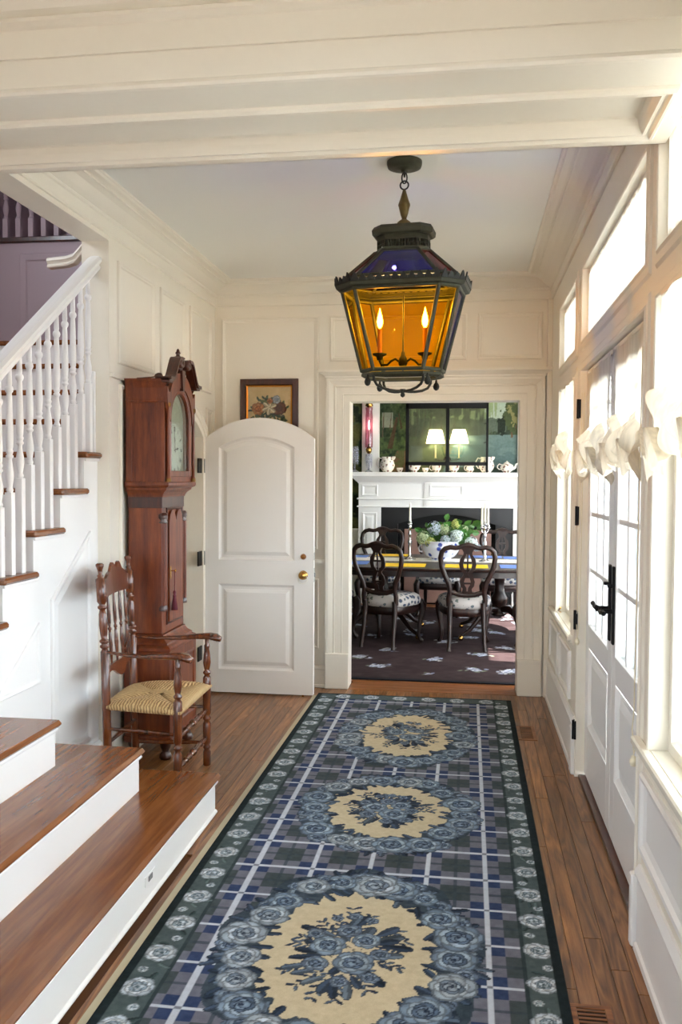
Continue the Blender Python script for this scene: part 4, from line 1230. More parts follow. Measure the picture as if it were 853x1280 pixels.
# ================================================================ turned armchair with a rush seat
ac = thing('rush_armchair', 'turned dark wood armchair with a woven rush seat beside the stairs', 'chair', (-1.56, 4.33, 0))
NF, FF, RN, RF = Vector((-1.365, 4.065, 0)), Vector((-1.383, 4.605, 0)), Vector((-1.735, 4.115, 0)), Vector((-1.765, 4.555, 0))
def post(mb, p, prof, lean=0):
    rs = []; n = 14
    for r, z in prof:
        lx = -lean * max(0, z - .42)
        rs.append([(p.x + lx + r * math.cos(2 * PI * k / n), p.y + r * math.sin(2 * PI * k / n), z) for k in range(n)])
    mb.rings(rs, cap0=True, cap1=True)
def ring(z, r=.022, w=.010): return [(r * .62, z - w), (r, z - w * .4), (r, z + w * .4), (r * .62, z + w)]
FRONT = [(.016, 0), (.0205, .004), (.021, .075), (.014, .088), (.020, .097), (.020, .104), (.014, .112), (.021, .128), (.0215, .228), (.014, .244), (.0215, .254), (.0215, .262), (.014, .272), (.0215, .286), (.022, .40), (.0215, .478), (.013, .492), (.021, .502), (.021, .508), (.013, .518), (.017, .535), (.021, .56), (.018, .60), (.012, .635), (.015, .645), (.015, .652), (.011, .662), (.011, .690)]
for p in (NF, FF):
    m2 = MB(); post(m2, p, FRONT); m2.build('front_leg', CHAIRW, ac)
REAR = [(.017, 0), (.021, .004), (.0215, .700), (.013, .713), (.0235, .722), (.0235, .730), (.014, .738), (.0235, .748), (.0235, .755), (.014, .764), (.0175, .785), (.0215, .83), (.0185, .885), (.013, .905), (.022, .913), (.022, .922), (.013, .930), (.020, .940), (.0235, .946), (.024, 1.055), (.013, 1.064), (.016, 1.072), (.010, 1.080), (.012, 1.100), (.019, 1.118), (.020, 1.128), (.012, 1.134)]
LEAN = .06
for p in (RN, RF):
    m2 = MB(); post(m2, p, REAR, LEAN); m2.build('rear_leg', CHAIRW, ac)
def rp(p, z): return Vector((p.x - LEAN * max(0, z - .42), p.y, z))
def board(name, z0, z1f, z0f, n=28, th=.014):
    a = rp(RN, z0); b = rp(RF, z0); m2 = MB(); P = []
    up_ = []; dn = []
    for k in range(n + 1):
        t = k / n; q = a.lerp(b, t)
        up_.append((q, z1f(t))); dn.append((q, z0f(t)))
    rs = []
    for i in range(n + 1):
        q, zt = up_[i]; _, zb = dn[i]
        xt = -LEAN * (zt - z0)
        xb = -LEAN * (zb - z0)
        rs.append([(q.x + xb - th / 2, q.y, zb), (q.x + xt - th / 2, q.y, zt), (q.x + xt + th / 2, q.y, zt), (q.x + xb + th / 2, q.y, zb)])
    m2.rings(rs, cap0=True, cap1=True, smooth=False)
    return m2.build(name, CHAIRW, ac)
def crest(t):
    u = abs(t - .5) * 2
    z = 1.035
    if u < .86: z = 1.045
    if u < .72: z = 1.050 + .030 * math.cos((u - .40) / .32 * PI / 2) if u > .40 else z
    if u <= .40: z = 1.080 + .046 * max(0, math.sin(min(1, (.42 - u) / .26) * PI / 2)) - .034 * math.exp(-(u / .12) ** 2)
    return z
board('crest_rail', .96, crest, lambda t: .955 + .012 * (1 - (2 * t - 1) ** 2))
def lowz(t):
    u = abs(t - .5) * 2
    return .575 - .022 * math.cos(u * PI * 1.5) - .012 * (1 - u)
board('lower_rail', .60, lambda t: .625, lowz)
for i in range(4):
    t = (i + 1) / 5; a = rp(RN, .62).lerp(rp(RF, .62), t); b = rp(RN, .965).lerp(rp(RF, .965), t)
    m2 = MB(); m2.spindle(a, b, [(0, .006), (.08, .0065), (.28, .0105), (.46, .0075), (.49, .0055), (.50, .0095), (.53, .0095), (.54, .0055), (.60, .0085), (.75, .010), (.92, .0065), (1, .006)], 10)
    m2.build('back_spindle', CHAIRW, ac)
for r_, f_ in ((RN, NF), (RF, FF)):
    a = rp(r_, .700); s_ = -1 if r_ is RN else 1
    m2 = MB(); f2 = Vector((f_.x, f_.y, .694))
    pts = [a, a.lerp(f2, .3) + Vector((0, s_ * .006, -.008)), a.lerp(f2, .6) + Vector((0, s_ * .012, -.006)), a.lerp(f2, .85) + Vector((0, s_ * .012, .004)), f2 + Vector((.015, s_ * .008, .008)), f2 + Vector((.048, s_ * .010, .002)), f2 + Vector((.068, s_ * .012, -.010)), f2 + Vector((.066, s_ * .012, -.020))]
    m2.tube(pts, [.011, .014, .018, .024, .030, .032, .026, .012], 12, flat=(.62, 1.25))
    m2.build('arm', CHAIRW, ac)
TURN = [(0, .008), (.08, .009), (.16, .014), (.22, .009), (.25, .016), (.28, .009), (.36, .016), (.44, .010), (.47, .017), (.50, .019), (.53, .017), (.56, .010), (.64, .016), (.72, .009), (.75, .016), (.78, .009), (.84, .014), (.92, .009), (1, .008)]
for z in (.305, .155):
    MB().spindle((NF.x, NF.y, z), (FF.x, FF.y, z), TURN, 12).build('front_stretcher', CHAIRW, ac)
PL = [(0, .008), (.2, .010), (.5, .013), (.8, .010), (1, .008)]
for r_, f_ in ((RN, NF), (RF, FF)):
    for z in (.32, .125): MB().spindle((r_.x, r_.y, z), (f_.x, f_.y, z), PL, 8).build('side_stretcher', CHAIRW, ac)
MB().spindle((RN.x, RN.y, .25), (RF.x, RF.y, .25), PL, 8).build('rear_stretcher', CHAIRW, ac)
# rush seat: four woven facets meeting along the diagonals
def rush(name, d):
    M = bpy.data.materials.new(name); M.use_nodes = True; nt = M.node_tree; N = nt.nodes; L = nt.links; b = N['Principled BSDF']
    tc = N.new('ShaderNodeTexCoord'); wv = N.new('ShaderNodeTexWave'); wv.bands_direction = d; wv.inputs['Scale'].default_value = 20; wv.inputs['Distortion'].default_value = 3.5; wv.inputs['Detail'].default_value = 3; wv.inputs['Detail Scale'].default_value = 2
    nz = N.new('ShaderNodeTexNoise'); nz.inputs['Scale'].default_value = 60
    L.new(tc.outputs['Object'], wv.inputs['Vector']); L.new(tc.outputs['Object'], nz.inputs['Vector'])
    mx = N.new('ShaderNodeMix'); mx.data_type = 'FLOAT'; mx.inputs[0].default_value = .35; L.new(wv.outputs['Fac'], mx.inputs[2]); L.new(nz.outputs['Fac'], mx.inputs[3])
    cr_ = N.new('ShaderNodeValToRGB'); e = cr_.color_ramp.elements; e[0].position = .2; e[0].color = (*lin((160, 122, 72)), 1); e[1].position = .8; e[1].color = (*lin((226, 196, 142)), 1)
    L.new(mx.outputs[0], cr_.inputs[0]); L.new(cr_.outputs[0], b.inputs['Base Color']); b.inputs['Roughness'].default_value = .6
    bp = N.new('ShaderNodeBump'); bp.inputs['Strength'].default_value = .9; bp.inputs['Distance'].default_value = .004; L.new(wv.outputs['Fac'], bp.inputs['Height']); L.new(bp.outputs[0], b.inputs['Normal'])
    return M
RXm, RYm = rush('rush_woven_along', 'Y'), rush('rush_woven_across', 'X')
q4 = [NF + Vector((.022, -.022, 0)), FF + Vector((.022, .022, 0)), RF + Vector((-.016, .018, 0)), RN + Vector((-.016, -.018, 0))]
cen = sum(q4, Vector()) / 4
sb = MB(); ng = 14
for k in range(4):
    a, b = q4[k], q4[(k + 1) % 4]; sb.mat = 0 if k % 2 == 0 else 1
    rs = []
    ca = cen + (a - cen) * .16; cb = cen + (b - cen) * .16
    for j in range(ng + 1):
        t = j / ng; row = []
        for i in range(ng + 1):
            u = i / ng; p = a.lerp(b, u) * (1 - t) + ca.lerp(cb, u) * t
            z = .450 + .022 * math.sin(min(1, t * 3.2) * PI / 2) - .010 * t - .016 * (abs(2 * u - 1) ** 3)
            row.append((p.x, p.y, z))
        rs.append(row)
    rs = [[(p[0], p[1], .424) for p in rs[0]]] + rs
    rs = [[(cen.x + (p[0] - cen.x) * .92, cen.y + (p[1] - cen.y) * .92, .412) for p in rs[0]]] + rs
    sb.rings(rs, closed=False)
sb.mat = 0; sb.add([tuple(cen + (p - cen) * .165 + Vector((0, 0, .462))) for p in q4], [(0, 1, 2, 3)])
sb.add([tuple(cen + (p - cen) * .93 + Vector((0, 0, .413))) for p in q4], [(3, 2, 1, 0)])
sb.build('rush_seat', [RXm, RYm], ac)

# ================================================================ hanging lantern
LX, LY = -.303, 4.11
lan = thing('hanging_lantern', 'large verdigris lantern with amber glass and blue roof hanging from the ceiling', 'lantern', (LX, LY, 1.93), math.radians(-6))
VERD = mat('verdigris_metal', (66, 68, 54), .55, .55, noise_amt=.35, noise_scale=30, bump=.2)
VERD2 = mat('dark_verdigris', (44, 46, 42), .5, .6, noise_amt=.3, noise_scale=40)
AMB = thin_glass('amber_glass', (253, 204, 60), .03, .02, .05)
BLUEG = thin_glass('cobalt_glass', (36, 38, 190), .06, .02, 1.3)
REDG = thin_glass('ruby_glass', (120, 26, 38), .06, .02, 1.0)
def LB(nm, mb, m_, par=None, **k): return mb.build(nm, m_, par or lan, local=True, **k)
Z0 = 1.93
def octo(h, c): # half width, half length of the broad face; the plan is shallower than wide
    hy = h * .69; cy_ = max(.02, hy - (h - c) * 1.0)
    return [(-c, -hy), (c, -hy), (h, -cy_), (h, cy_), (c, hy), (-c, hy), (-h, cy_), (-h, -cy_)]
zz = lambda z: z - Z0
LB('ceiling_canopy', MB().lathe([(.080, zz(2.9995)), (.080, zz(2.985)), (.076, zz(2.972)), (.050, zz(2.966)), (.018, zz(2.962)), (.014, zz(2.952))], n=28), VERD)
# chain
for i, (z0_, L_, w_) in enumerate(((2.962, .040, .011), (2.938, .050, .012))):
    pts = []
    for k in range(17):
        a = 2 * PI * k / 16; u = w_ * math.cos(a); v = L_ / 2 * math.sin(a)
        pts.append((u, 0, zz(z0_ - .012) + v) if i % 2 else (0, u, zz(z0_ - .012) + v))
    LB('chain_link', MB().tube(pts, .0035, 6, cap=False), VERD2)
LB('chain_ring', MB().tube([(.019 * math.cos(a), 0, zz(2.893) + .019 * math.sin(a)) for a in [k * PI / 10 for k in range(21)]], .0038, 6, cap=False), VERD2)
LB('spindle', MB().lathe([(.004, zz(2.876)), (.008, zz(2.868)), (.011, zz(2.856)), (.020, zz(2.826)), (.027, zz(2.808)), (.028, zz(2.802)), (.025, zz(2.794)), (.017, zz(2.760)), (.011, zz(2.744)), (.012, zz(2.738)), (.022, zz(2.732)), (.031, zz(2.724)), (.033, zz(2.708)), (.042, zz(2.700))], n=16), mat('gilded_verdigris', (104, 90, 54), .5, .6, noise_amt=.3, noise_scale=40))
def lof(nm, levels, m_, cap=True):
    return LB(nm, MB().rings([[(x, y, zz(z)) for x, y in octo(h, c)] for h, c, z in levels], cap0=cap, cap1=cap, smooth=False), m_)
lof('cap', [(.128, .088, 2.655), (.138, .092, 2.662), (.140, .094, 2.682), (.130, .088, 2.697), (.06, .04, 2.702)], VERD)
# pierced collar: a band of small openings between two rings
lof('collar', [(.116, .074, 2.632), (.116, .074, 2.658)], VERD)
lof('collar', [(.122, .078, 2.580), (.117, .075, 2.590), (.117, .075, 2.600)], VERD)
pc = MB(); oc = octo(.115, .073)
for k in range(8):
    a = Vector((*oc[k], 0)); b = Vector((*oc[(k + 1) % 8], 0)); L_ = (b - a).length; nn = max(3, int(L_ / .0125))
    for i in range(nn + 1):
        p = a.lerp(b, i / nn); pc.tube([(p.x, p.y, zz(2.598)), (p.x, p.y, zz(2.634))], .0024, 4)
    pc.tube([(a.x, a.y, zz(2.616)), (b.x, b.y, zz(2.616))], .0022, 4)
LB('collar_fret', pc, VERD)['kind'] = 'stuff'
# roof
RT, RBm = (.124, .080, 2.582), (.262, .182, 2.452)
rt, rb = octo(RT[0], RT[1]), octo(RBm[0], RBm[1])
rfm = MB()
for k in range(8):
    rfm.tube([(rt[k][0], rt[k][1], zz(RT[2])), (rb[k][0], rb[k][1], zz(RBm[2]))], .009, 6)
for oc_, z in ((rt, RT[2]), (rb, RBm[2] + .003)):
    for k in range(8):
        a, b = oc_[k], oc_[(k + 1) % 8]; rfm.tube([(a[0], a[1], zz(z)), (b[0], b[1], zz(z))], .008, 6)
LB('roof_frame', rfm, VERD)
for k in range(8):
    a, b = rt[k], rt[(k + 1) % 8]; c_, d_ = rb[(k + 1) % 8], rb[k]
    LB('roof_pane', MB().add([(a[0], a[1], zz(RT[2])), (b[0], b[1], zz(RT[2])), (c_[0], c_[1], zz(RBm[2])), (d_[0], d_[1], zz(RBm[2]))], [(0, 1, 2, 3)]), BLUEG if k % 2 == 0 else REDG, label='cobalt blue roof pane' if k % 2 == 0 else 'ruby red roof pane')
# rim with leaf cresting
RIM = (.285, .196)
lof('rim', [(.262, .180, 2.402), (.290, .200, 2.410), (.296, .204, 2.424), (.292, .201, 2.434), (.262, .180, 2.446)], VERD, cap=False)
oc = octo(.292, .201)
for k in range(8):
    a = Vector((*oc[k], 0)); b = Vector((*oc[(k + 1) % 8], 0)); L_ = (b - a).length; nn = max(3, int(round(L_ / .036)))
    cm_ = MB(); d = (b - a).normalized(); nrm = Vector((d.y, -d.x, 0))
    for i in range(nn):
        p = a.lerp(b, (i + .5) / nn); s = L_ / nn * .5; big = 1.3 if i in (0, nn - 1) else 1.0
        pts = [(-s, 0), (-s * .95, .010), (-s * .8, .015), (-s * .62, .014), (-s * .5, .020 * big), (-s * .25, .027 * big), (0, .031 * big), (s * .25, .027 * big), (s * .5, .020 * big), (s * .62, .014), (s * .8, .015), (s * .95, .010), (s, 0)]
        vs = [tuple(p + d * u + Vector((0, 0, zz(2.426) + v)) + nrm * (.006 + v * .15)) for u, v in pts] + [tuple(p + d * u + Vector((0, 0, zz(2.426) + v)) + nrm * (-.001 + v * .15)) for u, v in pts]
        n9 = len(pts); cm_.add(vs, [tuple(range(n9)), tuple(range(2 * n9 - 1, n9 - 1, -1))] + [(j, j + 1, n9 + j + 1, n9 + j) for j in range(n9 - 1)])
    LB('leaf_cresting', cm_, VERD2)
# body
T1, B1 = (.264, .190, 2.406), (.180, .112, 2.042)
ta, ba = octo(T1[0], T1[1]), octo(B1[0], B1[1])
for k in range(8):
    LB('corner_bar', MB().tube([(ta[k][0], ta[k][1], zz(T1[2])), (ba[k][0], ba[k][1], zz(B1[2]))], .0095, 6), VERD)
    a, b, c_, d_ = ta[k], ta[(k + 1) % 8], ba[(k + 1) % 8], ba[k]
    g_ = AMB if k in (0, 4, 1, 7, 3, 5) else BLUEG
    LB('side_pane', MB().add([(a[0], a[1], zz(T1[2])), (b[0], b[1], zz(T1[2])), (c_[0], c_[1], zz(B1[2])), (d_[0], d_[1], zz(B1[2]))], [(0, 1, 2, 3)]), g_, label='amber side pane' if g_ is AMB else 'cobalt blue side pane')
for oc_, z in ((ta, T1[2] - .004), (ba, B1[2] + .004)):
    bf = MB()
    for k in range(8):
        a, b = oc_[k], oc_[(k + 1) % 8]; bf.tube([(a[0], a[1], zz(z)), (b[0], b[1], zz(z))], .010, 6)
    LB('body_frame', bf, VERD)
lof('bottom_ring', [(.182, .112, 2.034), (.184, .113, 2.022), (.170, .104, 2.014), (.150, .09, 2.018), (.150, .09, 2.030)], VERD, cap=False)
# lower arms, drops, bottom finial
for k in range(4):
    a = PI / 4 + k * PI / 2; c_, s_ = math.cos(a), math.sin(a)
    LB('lower_arm', MB().tube([(c_ * r, s_ * r, zz(z)) for r, z in ((.160, 2.020), (.158, 2.000), (.142, 1.978), (.110, 1.965), (.07, 1.958), (.035, 1.956), (.0, 1.958))], .0065, 7), VERD2)
    LB('drop', MB().lathe([(.004, zz(2.022)), (.006, zz(2.008)), (.012, zz(2.000)), (.0155, zz(1.988)), (.012, zz(1.976)), (.004, zz(1.970))], (c_ * .192, s_ * .192, 0), 10), VERD2)
LB('bottom_finial', MB().lathe([(.014, zz(1.966)), (.016, zz(1.958)), (.008, zz(1.948)), (.011, zz(1.942)), (.010, zz(1.934)), (.002, zz(1.928))], n=12), VERD2)
# candle cluster
cl_ = thing('candle_cluster', 'electric candle cluster glowing inside the hanging lantern', 'light', (LX, LY, 2.06), math.radians(-4))
zc = lambda z: z - 2.06
cl_b = lambda nm, mb, m_, par=None: mb.build(nm, m_, par or cl_, local=True)
cl_b('stem', MB().lathe([(.004, zc(2.395)), (.004, zc(2.14)), (.008, zc(2.135)), (.010, zc(2.12)), (.018, zc(2.105)), (.022, zc(2.085)), (.016, zc(2.07)), (.008, zc(2.062)), (.004, zc(2.050))], n=14), VERD2)
WAX = mat('amber_candle_sleeve', (224, 150, 70), .5)
FLAME = mat('lit_candle_bulb', (255, 214, 140), .4, emit=(255, 190, 96), estr=60)
for k, (a, R_) in enumerate(((0.05, .100), (PI + .05, .108))):
    c_, s_ = math.cos(a), math.sin(a)
    cl_b('arm', MB().tube([(c_ * r, s_ * r, zc(z)) for r, z in ((.015, 2.09), (.035, 2.105), (.055, 2.095), (.072, 2.078), (R_ - .008, 2.078), (R_, 2.095), (R_, 2.12))], .0055, 7), VERD2)
    cd = cl_b('candle', MB().lathe([(.0105, zc(2.120)), (.0105, zc(2.245))], (c_ * R_, s_ * R_, 0), 12), WAX)
    cl_b('drip_pan', MB().lathe([(.034, zc(2.130)), (.032, zc(2.124)), (.016, zc(2.116)), (.012, zc(2.100))], (c_ * R_, s_ * R_, 0), 16), VERD2, cd)
    cl_b('flame_bulb', MB().lathe([(.004, zc(2.246)), (.011, zc(2.258)), (.0145, zc(2.275)), (.011, zc(2.298)), (.004, zc(2.322)), (.0006, zc(2.338))], (c_ * R_, s_ * R_, 0), 12), FLAME, cd)
    ang = a + math.radians(-4)
    lamp('candle_light', 'POINT', (LX + math.cos(ang) * R_, LY + math.sin(ang) * R_, 2.352), 2.4, (1, .72, .42), shadow_soft_size=.010)
# ================================================================ dining room
def pxx(px, y): return y * math.tan(math.atan((px - 426.5) / 1130.0) - .14186)
def pzz(py, y, px=545): return 1.55 - (py - 598.3 - .0057 * (px - 426)) * y * 1.0 / 1130.0
YW = 11.12
GREENW = mat('dark_green_wall', (50, 66, 44), .6)
dw = MB().box(-2.5, -2.4, 6.66, 11.3, 0, 2.95).box(-2.5, 2.1, YW, 11.3, 0, 2.95)
struct('wall_dining', dw, GREENW)
dr_ = MB()
for a, b, z0, z1 in ((6.66, 7.3, 0, 2.95), (7.3, 8.3, 0, .45), (7.3, 8.3, 2.45, 2.95), (8.3, 8.9, 0, 2.95), (8.9, 10.2, 0, .45), (8.9, 10.2, 2.45, 2.95), (10.2, 11.3, 0, 2.95)):
    dr_.box(1.95, 2.08, a, b, z0, z1)
struct('wall_dining_right', dr_, PAINT)
for i, (a, b) in enumerate(((7.3, 8.3), (8.9, 10.2))):
    wm = MB(); wm.box(1.98, 2.03, a, a + .05, .45, 2.45).box(1.98, 2.03, b - .05, b, .45, 2.45).box(1.98, 2.03, a, b, .45, .5).box(1.98, 2.03, a, b, 2.4, 2.45).box(1.98, 2.03, a, b, 1.42, 1.46)
    wm.box(1.985, 2.02, (a + b) / 2 - .012, (a + b) / 2 + .012, .45, 2.45)
    struct('window_%d' % (30 + i), wm, WHITE)
struct('ceiling_dining', MB().box(-2.5, 2.1, 6.6, 11.3, 2.95, 3.1), CEIL)
MB(TF(YW)).box(-2.4, -1.35, 0, .90, 0, .02).box(-2.4, -1.35, .90, .93, 0, .035, .004).build('wainscot', WHITE, bpy.data.objects['wall_dining'])
MB(TF(YW)).rect(-2.1, -1.40, .2, .8, PANEL).build('panel', WHITE, bpy.data.objects['wall_dining'])
# painted landscape wallpaper above the mantel
def mural(x0, x1, z0, z1, name, label, seed):
    w, h = x1 - x0, z1 - z0
    c = Canvas(w, h, .0085, (70, 92, 56))
    Xw = c.x + x0; Zw = c.y + z0
    PX = 426.5 + 1130 * np.tan(np.arctan(Xw / YW) + .14186); PY = 598.9 - (Zw - 1.55) * 1130 / YW
    n1 = vnoise(Xw * 9, Zw * 9, 21, 4); n2 = vnoise(Xw * 26, Zw * 20, 22, 3); n3 = vnoise(Xw * 4, Zw * 14, 23, 3)
    grn = np.stack([70 + 90 * (n2 - .5) + 60 * (n1 - .5), 96 + 90 * (n2 - .5) + 60 * (n1 - .5), 52 + 50 * (n2 - .5)], -1)
    c.c[:] = grn
    sky = (PX > 608) & (PX < 632 + 8 * n1) & (PY < 536 + 6 * n2); c.paint(sky * 1., (176, 200, 176))
    wil = (PX > 590) & (PX < 624) & (PY < 545) & (vnoise(Xw * 40, Zw * 4, 9, 2) > .48); c.paint(wil * 1., (142, 172, 100), .8)
    wil = (PX > 515) & (PX < 596) & (PY < 540) & (vnoise(Xw * 36, Zw * 5, 10, 2) > .5); c.paint(wil * 1., (150, 170, 110), .8)
    dkc = (PX > 510) & (PX < 600) & (vnoise(Xw * 7, Zw * 7, 77, 3) > .55) & (PY < 545); c.paint(dkc * 1., (38, 54, 34), .75)
    far = (PY > 526 - 8 * n1) & (PY < 545) & (PX > 520) & (PX < 640); c.paint(far * 1., (52, 74, 56), .7)
    wat = (PY > 543 + 3 * (n3 - .5)) & (PX > 570 - (PY - 543) * .4); c.paint(wat * 1., (84, 122, 120))
    c.paint((wat & (n3 > .52)) * 1., (110, 146, 138), .6); c.paint((wat & (PX > 612) & (PY < 575)) * np.clip((575 - PY) / 30, 0, 1), (122, 158, 150), .5)
    c.paint(((PY > 583) & (PX > 560)) * 1., (48, 66, 44), .7)
    mid = (PY > 548) & (PX > 512) & (PX < 572 - (PY - 548) * .4); c.paint(mid * 1., (92, 104, 64), .6)
    c.paint(((PY > 556) & (PY < 574) & (PX > 514) & (PX < 530)) * 1., (110, 130, 150), .5)
    path = (PX > 494 + (592 - PY) * .45 - 10) & (PX < 512) & (PY > 562); c.paint(path * 1., (146, 102, 62), .9)
    left = (PX < 506) & (PY > 540); c.paint((left & (n2 > .45)) * 1., (92, 124, 52), .6)
    gap = (PX > 478) & (PX < 492) & (PY > 514) & (PY < 533); c.paint(gap * 1., (178, 184, 160), .75)
    def trunk(a, b, w0, col, bend=0):
        t = np.clip((PY - a[1]) / (b[1] - a[1]), 0, 1); cx = a[0] + (b[0] - a[0]) * t + bend * np.sin(PI * t)
        c.paint(((np.abs(PX - cx) < w0 * (.5 + .6 * t)) & (PY > a[1]) & (PY < b[1])) * 1., col, .9)
    trunk((497, 520), (488, 560), 3.0, (104, 70, 42)); trunk((499, 515), (503, 535), 1.2, (96, 66, 42)); trunk((480, 514), (479, 545), .9, (110, 92, 64)); trunk((490, 514), (488, 535), .7, (110, 92, 64))
    for i in range(7): trunk((522 + i * 8 + 3 * math.sin(i), 508), (520 + i * 8, 545), .8, (70, 66, 44), 1.5)
    trunk((638, 520), (643, 546), 1.1, (122, 82, 50), 1); trunk((646, 505), (648, 540), .9, (112, 76, 48))
    tr = np.hypot((PX - 646) / 15, (PY - 515) / 24) + (n2 - .5) * 1.1
    c.paint((tr < .95) * 1., (78, 98, 48), 1); c.paint(((tr < .8) & (n2 > .52)) * 1., (168, 160, 84), .8)
    tr = np.hypot((PX - 629) / 6, (PY - 532) / 12) + (n2 - .5) * .8; c.paint((tr < .9) * 1., (36, 52, 36), 1)
    tr = np.hypot((PX - 560) / 22, (PY - 508) / 14) + (n1 - .5) * .9; c.paint((tr < .9) * 1., (46, 66, 40), .8)
    c.paint(((PX < 452) & (n1 > .48)) * 1., (120, 116, 40), .6); c.paint(((PX < 452) & (n1 < .42)) * 1., (40, 54, 32), .8)
    c.c += (vnoise(Xw * 70, Zw * 70, 3, 2)[..., None] - .5) * 22
    lum = c.c.mean(-1, keepdims=True); c.c[:] = (c.c * .68 + lum * .32) * .86
    o = bpy.data.objects.new(name, c.mesh(name, lambda x, y: (x + x0, 0 * x + YW - .004, y + z0), [ART])); COL.objects.link(o)
    return tag(o, label, 'mural')
mxl = pxx(453, YW); mxr = pxx(475, YW); mre = pxx(650, YW)
mural(-2.2, mxl, .93, 2.9, 'landscape_mural', 'narrow strip of green painted woodland mural left of the white pilaster', 1)
mural(mxr, mre, 1.60, 2.9, 'landscape_mural', 'painted lake and willow landscape mural above the white mantel', 2)
MB(TF(YW)).box(mxl, mxr, 1.60, 2.9, 0, .05, .006).box(mre, mre + .22, 1.60, 2.9, 0, .05, .006).build('pilaster', WHITE, bpy.data.objects['wall_dining'])

# ---------------------------------------------------------------- mantelpiece
mt = thing('fireplace_mantel', 'tall white panelled fireplace mantel with black surround in the dining room', 'fireplace', (-.26, 11.0, 0))
MF = 11.0; SH = 1.640
T = TF(MF)
for a, b in ((-1.35, -1.07), (.55, .83)):
    lg = MB(T).box(a, b, 0, 1.21, -.115, 0).box(a - .012, b + .012, 0, .16, -.1, .014, .004)
    l_ = lg.build('mantel_leg', WHITE, mt)
    MB(T).rect(a + .05, b - .05, .22, 1.14, RAISED).build('leg_panel', WHITE, l_)
hdm = MB(T).box(-1.35, .83, 1.21, 1.52, -.115, 0)
hdm.box(-1.37, .85, 1.205, 1.222, -.1, .022, .004).box(-1.37, .85, 1.300, 1.318, -.1, .026, .004)
bd = hdm.build('frieze_board', WHITE, mt)
MB(T).box(-.52, -.515 + .0, 1.215, 1.51, 0, .016).box(-.535, .005, 1.222, 1.298, 0, .016, .003).box(-.535, .005, 1.32, 1.515, 0, .016, .003).build('centre_tablet', WHITE, mt)
MB(TF(MF - .016)).rect(-.47, -.06, 1.345, 1.485, [(0, 0), (0, .010), (.006, .014), (.02, .010), (.03, .002)]).build('panel', WHITE, bd)
for a, b in ((-1.31, -1.11), (.59, .79)):
    MB(T).rect(a, b, 1.345, 1.485, [(0, 0), (0, .010), (.006, .014), (.02, .010), (.03, .002)]).build('panel', WHITE, bd)
cn = MB(); P5 = [(0, 1.500), (.010, 1.503), (.012, 1.515), (.03, 1.528), (.062, 1.560), (.070, 1.566), (.080, 1.580), (.095, 1.584), (.12, 1.586), (.125, 1.592), (.125, 1.636), (.120, SH), ]
cn.rings([[(-1.35 - w, YW, z), (-1.35 - w, MF - w, z), (.83 + w, MF - w, z), (.83 + w, YW, z)] for w, z in P5], cap1=True, smooth=False)
cn.build('mantel_shelf', WHITE, mt)
GR_ = mat('black_slate', (20, 22, 24), .35)
sl_ = MB(T); al = [(-.86 + .0 + 1.20 * k / 20 - .0, 1.0 + .12 * math.sin(PI * k / 20)) for k in range(21)]
a0 = [(-.86, 0)] + al + [(.34, 0)]
o0 = [(-1.07, 0)] + [(-1.07 + 1.62 * k / 20, 1.208) for k in range(21)] + [(.55, 0)]
for i in range(len(a0) - 1): sl_.prism([a0[i], a0[i + 1], o0[i + 1], o0[i]], -.08, -.03)
sl_.build('slate_surround', GR_, mt)
MB(T).box(-.90, .38, 0, 1.18, -.118, -.095).build('firebox', mat('soot_black', (12, 12, 13), .9), mt)
MB(T).box(-.78, .29, 0.02, .935, -.092, -.05, .004).build('fireboard', mat('pinkish_stone_fireboard', (150, 118, 108), .6, noise_amt=.12, noise_scale=18), mt)

# ---------------------------------------------------------------- black framed glass screen on the shelf
gs = thing('glass_screen', 'black metal framed two-panel glass screen standing on the mantel shelf', 'screen', (pxx(560, 10.93), 10.93, SH))
Yg = 10.93
zg = lambda py: pzz(py, Yg)
xl, xm0, xm1, xr_ = pxx(508, Yg), pxx(559, Yg), pxx(563.5, Yg), pxx(613, Yg)
f = MB()
f.box(xl, xl + .042, Yg - .012, Yg + .012, SH, zg(497), .002)
f.box(xm0, xm1, Yg - .014, Yg + .014, SH, zg(497), .002)
f.box(xr_ - .028, xr_, Yg - .012, Yg + .012, SH, zg(497), .002)
f.box(xl, xr_, Yg - .012, Yg + .012, zg(509.5), zg(499), .002)
f.box(xl, xr_, Yg - .012, Yg + .012, zg(581), zg(576.5), .002)
f.build('iron_frame', BLACK, gs)
SG = thin_glass('screen_glass', (238, 244, 240), .07)
for a, b in ((xl + .03, xm0), (xm1, xr_ - .02)):
    MB().box(a, b, Yg - .002, Yg + .002, zg(577), zg(506)).build('pane', SG, gs)
for py in (529, 553):
    MB().tube([(xr_ - .01, Yg - .014, zg(py)), (xr_ - .04, Yg - .03, zg(py) + .012), (xr_ - .055, Yg - .034, zg(py) + .004)], [.008, .006, .004], 6).build('catch', BLACK, gs)
